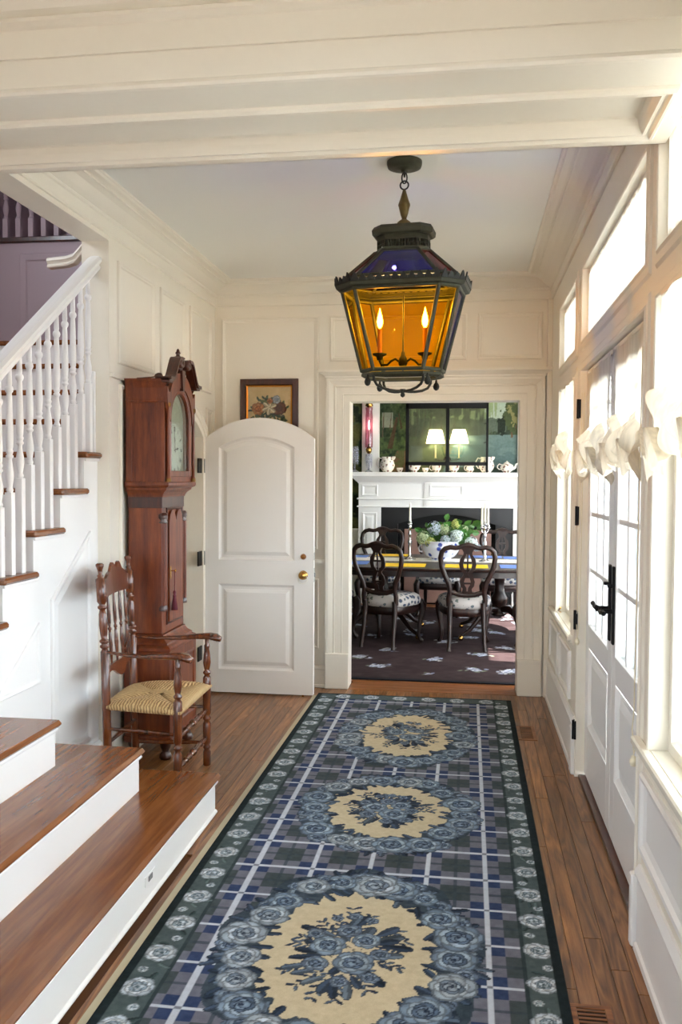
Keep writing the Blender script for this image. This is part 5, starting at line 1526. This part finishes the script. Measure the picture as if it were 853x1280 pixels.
# two-light wall sconce with pleated shades behind the glass
sc = thing('wall_sconce', 'two-candle wall sconce with glowing white pleated shades behind the glass screen', 'lamp', (pxx(561, 11.1), 11.1, 1.8))
Ys = 11.02; xs0 = pxx(561, Ys)
SHD = sheer('lit_pleated_shade', (255, 246, 230), .02, .75)
MB().lathe([(.03, 11.1155), (.045, 11.11), (.03, 11.10), (.012, 11.09)], (xs0, 0, 1.80), 16, ax='Y').build('backplate', mat('bronze', (52, 42, 34), .4, .8), sc)
for s_ in (-1, 1):
    x_ = pxx(549.5 if s_ < 0 else 574.5, Ys) if False else pxx(545.5 if s_ < 0 else 577, Ys)
    x_ = pxx(546 if s_ < 0 else 576, Ys)
    MB().tube([(xs0, 11.09, 1.80), (xs0 + s_ * .05, 11.05, 1.785), (x_, Ys, 1.80), (x_, Ys, 1.82)], .005, 7).build('arm', BLACK, sc)
    MB().lathe([(.010, 1.825), (.010, 1.975)], (x_, Ys, 0), 12).lathe([(.02, 1.822), (.014, 1.815)], (x_, Ys, 0), 12).build('candle', mat('ivory_candle', (244, 226, 178), .5), sc)
    m2 = MB(); rs = []
    for r_, z_ in ((.112, 1.995), (.108, 2.02), (.075, 2.165)):
        rs.append([((r_ * (1 + .035 * (k % 2))) * math.cos(2 * PI * k / 56) + x_, (r_ * .7 * (1 + .035 * (k % 2))) * math.sin(2 * PI * k / 56) + Ys - .0, z_) for k in range(56)])
    m2.rings(rs); m2.build('shade', SHD, sc)
    lamp('sconce_light', 'POINT', (x_, Ys, 2.06), 3.5, (1, .80, .55), shadow_soft_size=.02)
# hurricane sconce on the pilaster
Yh = 11.0; hx = pxx(461.5, Yh)
hs_ = thing('hurricane_sconce', 'purple glass hurricane candle sconce with crystal drops on the white pilaster', 'lamp', (hx, YW - .05, 1.8))
PURP = thin_glass('plum_glass', (222, 176, 190), .08)
zh = lambda py: pzz(py, Yh, 461)
MB().lathe([(.045, zh(558)), (.048, zh(553)), (.046, zh(545)), (.046, zh(520)), (.040, zh(512)), (.046, zh(507))], (hx, Yh, 0), 20).build('glass_chimney', PURP, hs_)
MB().lathe([(.015, zh(566)), (.035, zh(563)), (.040, zh(560)), (.020, zh(557)), (.012, zh(553))], (hx, Yh, 0), 16).lathe([(.02, zh(507)), (.05, zh(505)), (.03, zh(500)), (.01, zh(497))], (hx, Yh, 0), 16).tube([(hx, Yh, zh(562)), (hx, Yh + .05, zh(562)), (hx, YW - .05, zh(558))], .008, 6).build('brass_mount', BRASS, hs_)
MB().lathe([(.010, zh(556)), (.010, zh(535))], (hx, Yh, 0), 10).build('candle', mat('wax', (246, 236, 214), .5), hs_)
MB().lathe([(.002, zh(535)), (.010, zh(532)), (.008, zh(528)), (.001, zh(523))], (hx, Yh, 0), 10).build('flame', mat('candle_flame', (255, 240, 220), .4, emit=(255, 232, 205), estr=14), hs_)
CRY = mat('crystal', (235, 235, 245), .05, trans=.8)
for k in range(10):
    a = 2 * PI * k / 10
    MB().lathe([(.001, zh(566)), (.005, zh(568)), (.006, zh(576)), (.001, zh(584))], (hx + .036 * math.cos(a), Yh + .036 * math.sin(a), 0), 5, smooth=False).build('crystal_drop', CRY, hs_)
MB().lathe([(.05, SH + .001), (.048, SH + .01), (.012, SH + .03), (.012, zh(566))], (hx, Yh, 0), 14).build('glass_foot', CRY, hs_)
gx = pxx(443.5, Yh)
gd = thing('crystal_girandole', 'crystal prism girandole at the left end of the mantel shelf', 'candlestick', (gx, Yh, SH))
MB().lathe([(.05, SH + .001), (.048, SH + .012), (.014, SH + .03), (.012, SH + .29), (.045, SH + .31), (.04, SH + .32)], (gx, Yh, 0), 14).build('stem', CRY, gd)
for k in range(10):
    a = 2 * PI * k / 10
    MB().lathe([(.001, SH + .305), (.007, SH + .295), (.006, SH + .12), (.001, SH + .09)], (gx + .042 * math.cos(a), Yh + .042 * math.sin(a), 0), 5, smooth=False).build('prism', CRY, gd)

# ---------------------------------------------------------------- lustreware on the shelf
LUS = bpy.data.materials.new('painted_lustreware'); LUS.use_nodes = True
nt = LUS.node_tree; b_ = nt.nodes['Principled BSDF']; vo = nt.nodes.new('ShaderNodeTexVoronoi'); vo.inputs['Scale'].default_value = 26; tc_ = nt.nodes.new('ShaderNodeTexCoord')
nt.links.new(tc_.outputs['Object'], vo.inputs['Vector']); cr_ = nt.nodes.new('ShaderNodeValToRGB'); e_ = cr_.color_ramp.elements
e_[0].position = .22; e_[0].color = (*lin((150, 92, 96)), 1); e_[1].position = .42; e_[1].color = (*lin((236, 230, 220)), 1); q_ = e_.new(.3); q_.color = (*lin((120, 136, 110)), 1)
nt.links.new(vo.outputs['Distance'], cr_.inputs[0]); nt.links.new(cr_.outputs[0], b_.inputs['Base Color']); b_.inputs['Roughness'].default_value = .15
POT = mat('white_lustre_china', (238, 234, 226), .15)
def handle(mb, x, z0, z1, out, r=.006, y=0): mb.tube([(x, y, z0), (x + out * .6, y, z0 + (z1 - z0) * .0), (x + out, y, z0 + (z1 - z0) * .3), (x + out, y, z0 + (z1 - z0) * .7), (x + out * .6, y, z1 + .004), (x, y, z1 - .006)], r, 7)
def pot(kind, px, h, r, label, flip=-1):
    yy = 11.03; x_ = pxx(px, yy)
    t = thing({'jug': 'lustreware_jug', 'cup': 'tea_bowl', 'bowl': 'footed_bowl', 'teapot': 'teapot', 'creamer': 'cream_jug', 'mug': 'handled_cup'}[kind], label, {'jug': 'jug', 'cup': 'cup', 'bowl': 'bowl', 'teapot': 'teapot', 'creamer': 'jug', 'mug': 'cup'}[kind], (x_, yy, SH + .0005), group='painted china along the mantel shelf')
    if kind in ('jug', 'creamer'):
        P_ = [(r * .55, 0), (r * .58, h * .03), (r * .62, h * .06), (r * .95, h * .28), (r, h * .48), (r * .9, h * .66), (r * .72, h * .80), (r * .70, h * .90), (r * .78, h), (r * .74, h), (r * .66, h * .88), (r * .3, h * .5)]
    elif kind == 'teapot':
        P_ = [(r * .5, 0), (r * .52, h * .06), (r * .9, h * .25), (r, h * .45), (r * .85, h * .65), (r * .5, h * .75), (r * .45, h * .80), (r * .3, h * .88), (r * .08, h * .92), (r * .12, h * .97), (r * .02, h)]
    elif kind == 'bowl': P_ = [(r * .45, 0), (r * .42, h * .12), (r * .8, h * .45), (r * .97, h * .8), (r, h), (r * .95, h), (r * .7, h * .4), (.001, h * .2)]
    else: P_ = [(r * .5, 0), (r * .5, h * .08), (r * .85, h * .4), (r * .95, h * .7), (r, h), (r * .94, h), (r * .7, h * .4), (.001, h * .15)]
    MB().lathe([(max(a, .0006), b) for a, b in P_], n=20).build('body', LUS, t, local=True)
    if kind in ('jug', 'creamer', 'teapot', 'mug'):
        hm = MB(); handle(hm, flip * r * .72, h * .28, h * .92 if kind != 'teapot' else h * .7, flip * r * .62, .0075 if h > .12 else .005); hm.build('handle', POT, t, local=True)
    if kind in ('jug', 'creamer'):
        MB().tube([(-flip * r * .62, 0, h * .86), (-flip * r * .85, 0, h * .94), (-flip * r * 1.06, 0, h * 1.0)], [r * .28, r * .24, r * .06], 8).build('lip', POT, t, local=True)
    if kind == 'teapot':
        MB().tube([(-flip * r * .85, 0, h * .35), (-flip * r * 1.15, 0, h * .45), (-flip * r * 1.3, 0, h * .70), (-flip * r * 1.55, 0, h * .80)], [.020, .014, .010, .008], 8).build('spout', POT, t, local=True)
pot('jug', 485, .190, .095, 'large painted lustreware jug at the left of the shelf, beside the hurricane sconce')
pot('cup', 501, .055, .042, 'small white tea bowl between the left jug and the glass screen')
pot('bowl', 519, .105, .088, 'wide footed china bowl under the left panel of the glass screen')
pot('cup', 533.5, .055, .042, 'small white tea bowl between the wide bowl and a handled cup')
pot('mug', 547.5, .095, .062, 'handled painted cup just left of the middle post of the screen')
pot('mug', 570, .100, .066, 'pink painted cup just right of the middle post of the screen')
pot('creamer', 590, .090, .050, 'small cream jug with upright lip under the right panel of the screen')
pot('jug', 611, .190, .095, 'large lustreware jug behind the right post of the glass screen')
pot('teapot', 637, .145, .085, 'round painted teapot at the right end of the shelf')

# ---------------------------------------------------------------- dining rug
FL = lambda px, py: (lambda y: (pxx(px, y), y))(1.55 * 1130 / (py - 598.3 - .0057 * (px - 426)))
DX0, DX1, DY0, DY1 = -2.2, 1.7, 6.785, 10.75
c = Canvas(DX1 - DX0, DY1 - DY0, .012, (52, 38, 40))
c.c += (vnoise(c.x * 14, c.y * 14, 31, 3)[..., None] - .5) * 26
dg = np.minimum(((c.x + c.y) / .45) % 1, 1 - ((c.x + c.y) / .45) % 1); dg2 = np.minimum(((c.x - c.y) / .45) % 1, 1 - ((c.x - c.y) / .45) % 1)
c.paint(((dg < .03) | (dg2 < .03)) * 1., (50, 38, 40), .7)
rq = random.Random(9); pts = [FL(a, b) for a, b in ((474, 839), (600, 841), (488, 818), (545, 829), (604, 821), (540, 848), (452, 828), (560, 806), (590, 800), (520, 798), (640, 812), (600, 784), (470, 800), (645, 842))]
for i in range(40): pts.append((rq.uniform(DX0, DX1), rq.uniform(8.9, DY1)))
for k, (gx_, gy_) in enumerate(pts):
    s_ = .75 if k != 5 else .35
    for i in range(int(26 * s_)):
        a = rq.uniform(0, 6.28); d = rq.uniform(0, .12) * s_; px_, py_ = gx_ - DX0 + 1.15 * d * math.cos(a), gy_ - DY0 + d * 1.1 * math.sin(a)
        c.petal(px_, py_, rq.uniform(.04, .09) * s_, .020, rq.uniform(0, 6.28), rq.choice([(178, 184, 206), (150, 160, 190), (196, 196, 196), (112, 122, 104), (120, 116, 122)]))
    for i in range(3): c.rose(gx_ - DX0 + rq.uniform(-.05, .05) * s_, gy_ - DY0 + rq.uniform(-.05, .05) * s_, .045 * s_, ((90, 96, 120), (150, 160, 190), (190, 198, 220), (220, 222, 232)), rq)
bdr = (c.y < .05) | (c.x < .05) | (c.x > DX1 - DX0 - .05); c.paint(bdr * 1., (24, 22, 30))
dr2 = thing('dining_rug', 'dark brown dining room rug with scattered pale blue flowers', 'rug', (-.25, 8.8, 0))
o = bpy.data.objects.new('rug_pile', c.mesh('rug_pile', lambda x, y: (x + DX0, y + DY0, 0 * x + .010), [vcol_mat('dining_rug_wool', .95)])); COL.objects.link(o)
o.parent = dr2; o.matrix_parent_inverse = parent_world(dr2).inverted()
MB().box(DX0, DX1, DY0, DY1, .0005, .0095).build('rug_edge', mat('dining_rug_edge', (22, 20, 28), .9), dr2)

# ---------------------------------------------------------------- dining table
TZ = .735; tx0, tx1, ty0, ty1 = -1.50, .98, 8.14, 9.74
tb = thing('dining_table', 'long polished mahogany pedestal dining table on the brown rug', 'table', ((tx0 + tx1) / 2, (ty0 + ty1) / 2, .010))
def oval(i, n=40, e=3.2):
    cx, cy_ = (tx0 + tx1) / 2, (ty0 + ty1) / 2; a, b = (tx1 - tx0) / 2 - i, (ty1 - ty0) / 2 - i; o_ = []
    for k in range(n):
        t = 2 * PI * k / n; cc, ss = math.cos(t), math.sin(t)
        o_.append((cx + a * abs(cc) ** (2 / e) * (1 if cc > 0 else -1), cy_ + b * abs(ss) ** (2 / e) * (1 if ss > 0 else -1)))
    return o_
m2 = MB(); m2.rings([[(x, y, z) for x, y in oval(i)] for i, z in ((.02, TZ - .030), (.004, TZ - .026), (0, TZ - .012), (.004, TZ - .003), (.012, TZ))], cap0=True, cap1=True, smooth=False)
m2.build('tabletop', DINW, tb)
m2 = MB(); m2.rings([[(x, y, z) for x, y in oval(i)] for i, z in ((.10, TZ - .09), (.10, TZ - .030))], cap0=True, cap1=True, smooth=False); m2.build('apron', DINW, tb)
for cx in (-.84, .32):
    cy_ = (ty0 + ty1) / 2
    m2 = MB().lathe([(.05, .20), (.075, .215), (.055, .24), (.045, .28), (.075, .33), (.085, .38), (.055, .43), (.045, .50), (.055, .60), (.08, .63), (.09, .646)], (cx, cy_, 0), 18); pd = m2.build('pedestal', DINW, tb)
    for k in range(4):
        a = PI / 4 + k * PI / 2; d = Vector((math.cos(a), math.sin(a), 0)); p = Vector((cx, cy_, 0))
        MB().tube([p + d * .03 + Vector((0, 0, .27)), p + d * .12 + Vector((0, 0, .28)), p + d * .28 + Vector((0, 0, .20)), p + d * .42 + Vector((0, 0, .09)), p + d * .52 + Vector((0, 0, .055))], [.035, .034, .028, .022, .018], 10, flat=(1, .8)).build('leg', DINW, tb)
        MB().lathe([(.004, .0105), (.020, .012), (.024, .026), (.020, .045), (.012, .055)], tuple(p + d * .53), 12).build('caster', BRASS, tb)

# ---------------------------------------------------------------- dining chairs
SEATF = bpy.data.materials.new('blue_sprigged_fabric'); SEATF.use_nodes = True
nt = SEATF.node_tree; b_ = nt.nodes['Principled BSDF']; vo = nt.nodes.new('ShaderNodeTexVoronoi'); vo.inputs['Scale'].default_value = 21; vo.inputs['Randomness'].default_value = .7; tc_ = nt.nodes.new('ShaderNodeTexCoord')
nz_ = nt.nodes.new('ShaderNodeTexNoise'); nz_.inputs['Scale'].default_value = 60
ma_ = nt.nodes.new('ShaderNodeMath'); ma_.operation = 'MULTIPLY_ADD'; ma_.inputs[1].default_value = .45
nt.links.new(tc_.outputs['Object'], vo.inputs['Vector']); nt.links.new(tc_.outputs['Object'], nz_.inputs['Vector'])
nt.links.new(nz_.outputs['Fac'], ma_.inputs[0]); nt.links.new(vo.outputs['Distance'], ma_.inputs[2])
cr_ = nt.nodes.new('ShaderNodeValToRGB'); cr_.color_ramp.interpolation = 'CONSTANT'; e_ = cr_.color_ramp.elements
e_[0].position = 0; e_[0].color = (*lin((50, 62, 92)), 1); e_[1].position = .64; e_[1].color = (*lin((176, 172, 170)), 1); q_ = e_.new(.56); q_.color = (*lin((92, 104, 96)), 1)
nt.links.new(ma_.outputs[0], cr_.inputs[0]); nt.links.new(cr_.outputs[0], b_.inputs['Base Color']); b_.inputs['Roughness'].default_value = .8
def make_chair():
    t = thing('dining_chair', 'x', 'chair', (0, 0, .0105), group='carved dining chairs with sprigged seats around the table')
    bl = lambda nm, mb, m_, par=None: mb.build(nm, m_, par or t, local=True)
    lean = lambda z: -.16 * max(0, z - .42)
    # uprights and crest as one bent frame
    half = [(.148, .40), (.150, .47), (.140, .53), (.150, .60), (.185, .68), (.212, .76), (.222, .84), (.212, .895), (.185, .925), (.145, .938), (.100, .930), (.07, .936), (.04, .952), (0, .958)]
    half = [(x * 1.09, z) for x, z in half]; pts = [Vector((-x, lean(z), z)) for x, z in half] + [Vector((x, lean(z), z)) for x, z in half[-2::-1]]
    bl('back_frame', MB().tube(pts, [.024] * 4 + [.023] * 6 + [.021] * 3 + [.026] + [.021] * 3 + [.023] * 6 + [.024] * 4, 8, flat=(1, .8)), DINW)
    m2 = MB(); P_ = [(-.085, .935), (-.05, .962), (-.02, .972), (.02, .972), (.05, .962), (.085, .935), (.05, .915), (.035, .885), (-.035, .885), (-.05, .915)]
    m2.T = lambda a, b, c_: (a, lean(b) + c_, b); m2.prism(P_, -.014, .014); bl('crest', m2, DINW)
    m2 = MB(); m2.T = lambda a, b, c_: (a, lean(b) + c_, b)
    sp = [(.036, .90), (.040, .87), (.068, .83), (.076, .78), (.066, .735), (.038, .705), (.034, .690), (.055, .66), (.066, .625), (.060, .585), (.040, .56), (.046, .53), (.060, .515)]
    inn = [(.010, .89), (.018, .862), (.030, .83), (.040, .785), (.034, .748), (.014, .722), (.006, .69), (.020, .66), (.030, .625), (.024, .595), (.008, .57), (.006, .545), (.006, .52)]
    for s_ in (-1, 1):
        for i in range(len(sp) - 1): m2.prism([(s_ * sp[i][0], sp[i][1]), (s_ * sp[i + 1][0], sp[i + 1][1]), (s_ * inn[i + 1][0], inn[i + 1][1]), (s_ * inn[i][0], inn[i][1])], -.008, .008)
    for z in (.885, .80, .705, .61, .53): m2.box(-.035, .035, z - .008, z + .008, -.009, .009)
    m2.box(-.006, .006, .705, .89, -.007, .007)
    bl('splat', m2, DINW)
    bl('back_rail', MB().tube([(-.145, lean(.52), .53), (-.07, lean(.5), .505), (0, lean(.5), .500), (.07, lean(.5), .505), (.145, lean(.52), .53)], .022, 8, flat=(1, .7)), DINW)
    # seat rail and padded seat
    def so(g, n=36):
        o_ = []
        for k in range(n):
            a = 2 * PI * k / n; c1, s1 = math.cos(a), math.sin(a); yy = .225 + (.225 + g) * abs(s1) ** .6 * (1 if s1 > 0 else -1)
            hw = .175 + (.262 - .175) * (yy / .45) + g
            o_.append((hw * abs(c1) ** .6 * (1 if c1 > 0 else -1), yy))
        return o_
    bl('seat_rail', MB().rings([[(x, y, z) for x, y in so(g)] for g, z in ((-.012, .300), (.0, .310), (.006, .35), (-.002, .372))], cap0=True, cap1=True), DINW)
    bl('seat', MB().rings([[(x, y, z) for x, y in so(g)] for g, z in ((-.004, .372), (.010, .385), (.014, .42), (.004, .452), (-.03, .476), (-.08, .488), (-.15, .490))], cap1=True), SEATF)
    for s_ in (-1, 1):
        bl('rear_leg', MB().tube([(s_ * .148, 0, .43), (s_ * .150, -.002, .36), (s_ * .152, -.02, .22), (s_ * .154, -.045, .10), (s_ * .160, -.06, .03), (s_ * .162, -.064, .0005)], [.026, .026, .021, .018, .018, .022], 8), DINW)
        bl('front_leg', MB().tube([(s_ * .218, .425, .40), (s_ * .232, .440, .36), (s_ * .230, .438, .28), (s_ * .212, .420, .16), (s_ * .206, .414, .07), (s_ * .216, .428, .03), (s_ * .226, .440, .010), (s_ * .232, .446, .0005)], [.030, .036, .030, .021, .017, .020, .024, .014], 8), DINW)
    return t
ch0 = make_chair()
CH = [(-.785, 8.06, -20, 'dark carved dining chair with open back nearest the left of the doorway, turned slightly right'),
      (.000, 8.05, 4, 'dark carved dining chair seen from behind, second from the left in front of the table'),
      (-1.55, 8.45, -52, 'dining chair at the left end of the table, mostly hidden by the door casing'),
      (.89, 8.07, 34, 'dining chair at the near right table corner, mostly hidden by the door casing'),
      (-1.00, 10.40, 180, 'dining chair across the table facing the doorway, left of the flower bowl'),
      (-.33, 10.42, 180, 'dining chair across the table facing the doorway, hidden behind the flowers'),
      (.40, 10.40, 180, 'reddish dining chair across the table facing the doorway, right of the silver candelabrum')]
for i, (x, y, a, lb) in enumerate(CH):
    o = ch0 if i == 0 else copy_tree(ch0)
    o.location = (x, y, .0125); o.rotation_euler = (0, 0, math.radians(a)); o['label'] = lb

# ---------------------------------------------------------------- on the table
tz = TZ + .0006
YEL = mat('yellow_placemat', (250, 206, 26), .7); BLU = mat('blue_placemat', (104, 138, 214), .7)
for px, y, m_, w, lb in ((508, 8.44, YEL, .40, 'yellow placemat at the near edge of the table between the two front chairs'),
                      (587, 8.44, YEL, .40, 'yellow placemat at the near edge of the table behind the second chair'),
                      (492, 9.52, YEL, .34, 'yellow placemat on the far side of the table, left of the flower bowl'),
                      (610, 9.52, BLU, .36, 'blue placemat on the far side of the table, behind the silver candelabrum'),
                      (441, 9.30, BLU, .34, 'blue placemat at the far left end of the table'),
                      (440, 8.60, BLU, .34, 'blue placemat at the near left end of the table'),
                      (653, 8.48, BLU, .34, 'blue placemat at the near right end of the table'),
                      (655, 9.45, BLU, .34, 'blue placemat at the far right end of the table')):
    x = pxx(px, y); d = .13 if y > 9.2 else .16
    x = min(max(x, tx0 + w / 2 + .03), tx1 - w / 2 - .03)
    m2 = MB(); m2.box(x - w / 2, x + w / 2, y - d, y + d, tz, tz + .003, .001); tag(m2.build('placemat', m_), lb, 'placemat', 'yellow and blue placemats on the dining table')
LACE = mat('white_lace', (236, 232, 224), .8, noise_amt=.08, noise_scale=160)
m2 = MB(); rs = []
for k in range(61):
    x = -1.25 + 1.95 * k / 60; e = .012 * (k % 2)
    rs.append([(x, 8.86 - e, tz), (x, 8.86 - e, tz + .002), (x, 9.22 + e, tz + .002), (x, 9.22 + e, tz)])
m2.rings(rs, cap0=True, cap1=True, smooth=False); tag(m2.build('table_runner', LACE), 'white lace runner along the middle of the dining table', 'runner')
rz_ = tz + .0025
# bowl
bx, by = pxx(554, 9.04), 9.04
bw = thing('flower_bowl', 'large blue and white china bowl in the middle of the dining table', 'bowl', (bx, by, rz_))
BW = bpy.data.materials.new('blue_white_china'); BW.use_nodes = True; nt = BW.node_tree; b_ = nt.nodes['Principled BSDF']; vo = nt.nodes.new('ShaderNodeTexVoronoi'); vo.inputs['Scale'].default_value = 14; tc_ = nt.nodes.new('ShaderNodeTexCoord'); nt.links.new(tc_.outputs['Object'], vo.inputs['Vector'])
cr_ = nt.nodes.new('ShaderNodeValToRGB'); e_ = cr_.color_ramp.elements; e_[0].position = .25; e_[0].color = (*lin((52, 72, 150)), 1); e_[1].position = .38; e_[1].color = (*lin((214, 220, 232)), 1); nt.links.new(vo.outputs['Distance'], cr_.inputs[0]); nt.links.new(cr_.outputs[0], b_.inputs['Base Color']); b_.inputs['Roughness'].default_value = .12
MB().lathe([(.10, 0), (.105, .008), (.10, .02), (.15, .045), (.185, .10), (.19, .15), (.178, .182), (.19, .192), (.186, .196), (.17, .18), (.17, .1), (.001, .03)], n=32).build('bowl_body', BW, bw, local=True)
hh = MB().tube([(-.185, 0, .08), (-.215, 0, .085), (-.225, 0, .12), (-.205, 0, .15), (-.185, 0, .15)], .008, 8); hh.build('handle', BW, bw, local=True)
# hydrangeas and leaves
rf_ = random.Random(5)
HY = [mat('hydrangea_pale_blue', (176, 192, 204), .7, noise_amt=.2, noise_scale=90), mat('hydrangea_green', (166, 182, 142), .7, noise_amt=.2, noise_scale=90), mat('hydrangea_lime', (182, 192, 110), .7, noise_amt=.2, noise_scale=90), mat('hydrangea_white_blue', (206, 222, 224), .7, noise_amt=.15, noise_scale=90)]
LF = mat('glossy_flower_leaf', (58, 104, 40), .35, noise_amt=.3, noise_scale=20); STM = mat('flower_stem', (70, 96, 50), .5)
def hydra(px, py, r, m_, lb, dy=0):
    y = by - .07 + dy; x = pxx(px, y); z = pzz(py, y); t = thing('hydrangea', lb, 'flower', (x, y, z), group='hydrangea heads in the china bowl')
    hm = MB()
    for i in range(84):
        k = i + .5; ph_ = math.acos(1 - 2 * k / 84); th = PI * (1 + 5 ** .5) * k
        d = Vector((math.cos(th) * math.sin(ph_), math.sin(th) * math.sin(ph_), math.cos(ph_))); p = d * r * rf_.uniform(.78, 1.12)
        u = d.orthogonal().normalized(); w = d.cross(u); s_ = r * .25; a0 = rf_.uniform(0, 1.5)
        for q in range(4):
            a = a0 + q * PI / 2; e1 = u * math.cos(a) + w * math.sin(a); e2 = u * -math.sin(a) + w * math.cos(a)
            hm.add([tuple(p), tuple(p + (e1 * .6 + e2 * .4) * s_ + d * .1 * s_), tuple(p + e1 * s_ * 1.15 + d * .25 * s_), tuple(p + (e1 * .6 - e2 * .4) * s_ + d * .1 * s_)], [(0, 1, 2, 3)])
    MB().lathe([(.001, -r * .7), (r * .5, -r * .5), (r * .7, 0), (r * .5, r * .5), (.001, r * .7)], n=10).build('core', STM, t, local=True)
    hm.build('florets', m_, t, local=True)['kind'] = 'stuff'
    st_ = Vector((bx, by, rz_ + .10)) - Vector((x, y, z)); MB().tube([(0, 0, -r * .6), tuple(st_ * .6 + Vector((0, 0, .02))), tuple(st_)], .004, 5).build('stem', STM, t, local=True)
hydra(531, 673, .066, HY[1], 'green and white hydrangea head at the left rim of the bowl')
hydra(541, 679, .052, HY[2], 'lime green hydrangea head low on the left front of the bowl', -.03)
hydra(546, 661, .070, HY[0], 'pale blue hydrangea head at the upper left of the arrangement', .05)
hydra(558, 662, .064, HY[1], 'green hydrangea head in the top middle of the arrangement', .05)
hydra(574, 670, .062, HY[3], 'white blue hydrangea head at the centre right of the arrangement', -.04)
hydra(573, 655, .050, HY[2], 'small greenish hydrangea head at the top right of the arrangement', .06)
hydra(593, 679, .062, HY[3], 'pale blue hydrangea head drooping at the right rim of the bowl', .0)
hydra(560, 676, .050, HY[0], 'grey blue hydrangea head low in the middle above the rim', -.06)
hydra(584, 662, .048, HY[1], 'small green hydrangea head among the leaves at the upper right', .09)
hydra(600, 684, .040, HY[0], 'smallest grey blue hydrangea head at the far right edge of the arrangement', .03)
fo = thing('leafy_branches', 'glossy green leafy sprigs standing among the hydrangeas in the bowl', 'foliage', (bx, by, rz_ + .2))
for (px, py, n_l) in ((536, 657, 8), (545, 652, 8), (560, 648, 7), (585, 655, 9), (598, 652, 9), (590, 664, 9), (602, 660, 8), (528, 664, 8), (578, 684, 6), (552, 690, 5), (538, 668, 7), (570, 650, 7), (566, 668, 6), (596, 672, 6), (550, 672, 6)):
    y = by + rf_.uniform(-.05, .08); x, z = pxx(px, y), pzz(py, y); tip = Vector((x, y, z)); base = Vector((bx + (x - bx) * .2, by, rz_ + .16))
    sp_ = MB().tube([base, base.lerp(tip, .5) + Vector((0, 0, .02)), tip], .003, 5).build('sprig', STM, fo)
    for i in range(n_l):
        t_ = .35 + .65 * i / n_l; p = base.lerp(tip, t_); a = rf_.uniform(0, 6.28); d = Vector((math.cos(a), math.sin(a) * .5, rf_.uniform(-.1, .8))).normalized(); L_ = rf_.uniform(.075, .12)
        u = d.orthogonal().normalized() if abs(d.y) > .9 else d.cross(Vector((0, 1, 0))).normalized(); w_ = L_ * .30; nn = d.cross(u) * .006
        lm = MB(); lm.add([tuple(p), tuple(p + d * L_ * .35 + u * w_ + nn), tuple(p + d * L_ * .7 + u * w_ * .8 + nn), tuple(p + d * L_), tuple(p + d * L_ * .7 - u * w_ * .8 + nn), tuple(p + d * L_ * .35 - u * w_ + nn), tuple(p + d * L_ * .5)], [(0, 1, 6), (1, 2, 6), (2, 3, 6), (3, 4, 6), (4, 5, 6), (5, 0, 6)])
        lm.build('leaf', LF, sp_)
# silver candlesticks
def cstick(px, y, lb, triple):
    x = pxx(px, y); t = thing('silver_candlestick' if not triple else 'silver_candelabrum', lb, 'candlestick', (x, y, rz_))
    zt = pzz(657, y) - rz_
    MB().lathe([(.060, 0), (.060, .006), (.045, .012), (.020, .025), (.014, .04), (.020, .055), (.012, .07), (.016, zt * .45), (.022, zt * .52), (.012, zt * .58), (.012, zt * .70), (.020, zt * .74), (.010, zt * .80), (.014, zt * .90), (.022, zt * .94), (.016, zt)], n=16).build('stem', SILVER, t, local=True)
    offs = ((0, .03),) if not triple else ((-.030, .0), (0, .035), (.030, .0))
    for ox, oz in offs:
        if ox: MB().tube([(0, 0, zt * .86), (ox * .5, 0, zt * .80), (ox, 0, zt * .86), (ox, 0, zt * .92 + oz)], .006, 7).build('branch', SILVER, t, local=True)
        MB().lathe([(.008, zt * .90 + oz), (.022, zt * .95 + oz), (.024, zt * .97 + oz), (.014, zt * .98 + oz), (.017, zt + .01 + oz), (.012, zt + .015 + oz)], (ox, 0, 0), 12).build('candle_cup', SILVER, t, local=True)
        MB().lathe([(.012, zt + oz), (.0095, zt + .19 + oz), (.002, zt + .195 + oz)], (ox, 0, 0), 10).build('candle', mat('white_taper', (240, 236, 224), .5), t, local=True)
cstick(514.5, 9.05, 'single silver candlestick with a white taper left of the flowers', False)
cstick(610, 8.95, 'branched silver candelabrum with three white tapers right of the flowers', True)

# ================================================================ outside: porch, railing, lawn
PW = mat('porch_white_paint', (240, 242, 245), .6)
struct('porch_floor', MB().box(.74, 3.6, -6, 16, -.15, -.02), mat('porch_boards', (190, 192, 190), .6))
struct('porch_roof', MB().box(.76, 3.7, -6, 6.9, 3.05, 3.2), PW)
struct('ground', MB().box(-30, 40, -30, 50, -.6, -.5), mat('brick_walk', (150, 138, 128), .9, noise_amt=.2, noise_scale=2))
for i, y in enumerate((1.2, 4.2, 7.2, 10.2, 13.2)):
    t = thing('porch_column', 'white square porch column outside the french doors' , 'column', (3.3, y, -.02), group='white columns along the porch outside the glass doors')
    MB().box(3.19, 3.41, y - .11, y + .11, -.019, 3.05, .01).build('shaft', PW, t)
    MB().box(3.16, 3.44, y - .14, y + .14, -.018, .14, .01).build('base', PW, t)
pr_ = thing('porch_railing', 'white painted porch railing with square pickets outside the glass doors', 'railing', (3.3, 7, -.02))
MB().box(3.26, 3.34, -2, 14, .84, .90, .01).box(3.28, 3.32, -2, 14, .06, .11, .01).build('rail', PW, pr_)
pk = MB().box(-.016, .016, -.016, .016, .11, .845).mesh('picket', [PW])
for i in range(96):
    y = 1.0 + i * .125
    if y > 13: break
    o = bpy.data.objects.new('picket', pk); COL.objects.link(o); o.parent = pr_; o.matrix_parent_inverse = parent_world(pr_).inverted(); o.location = (3.3, y, 0)
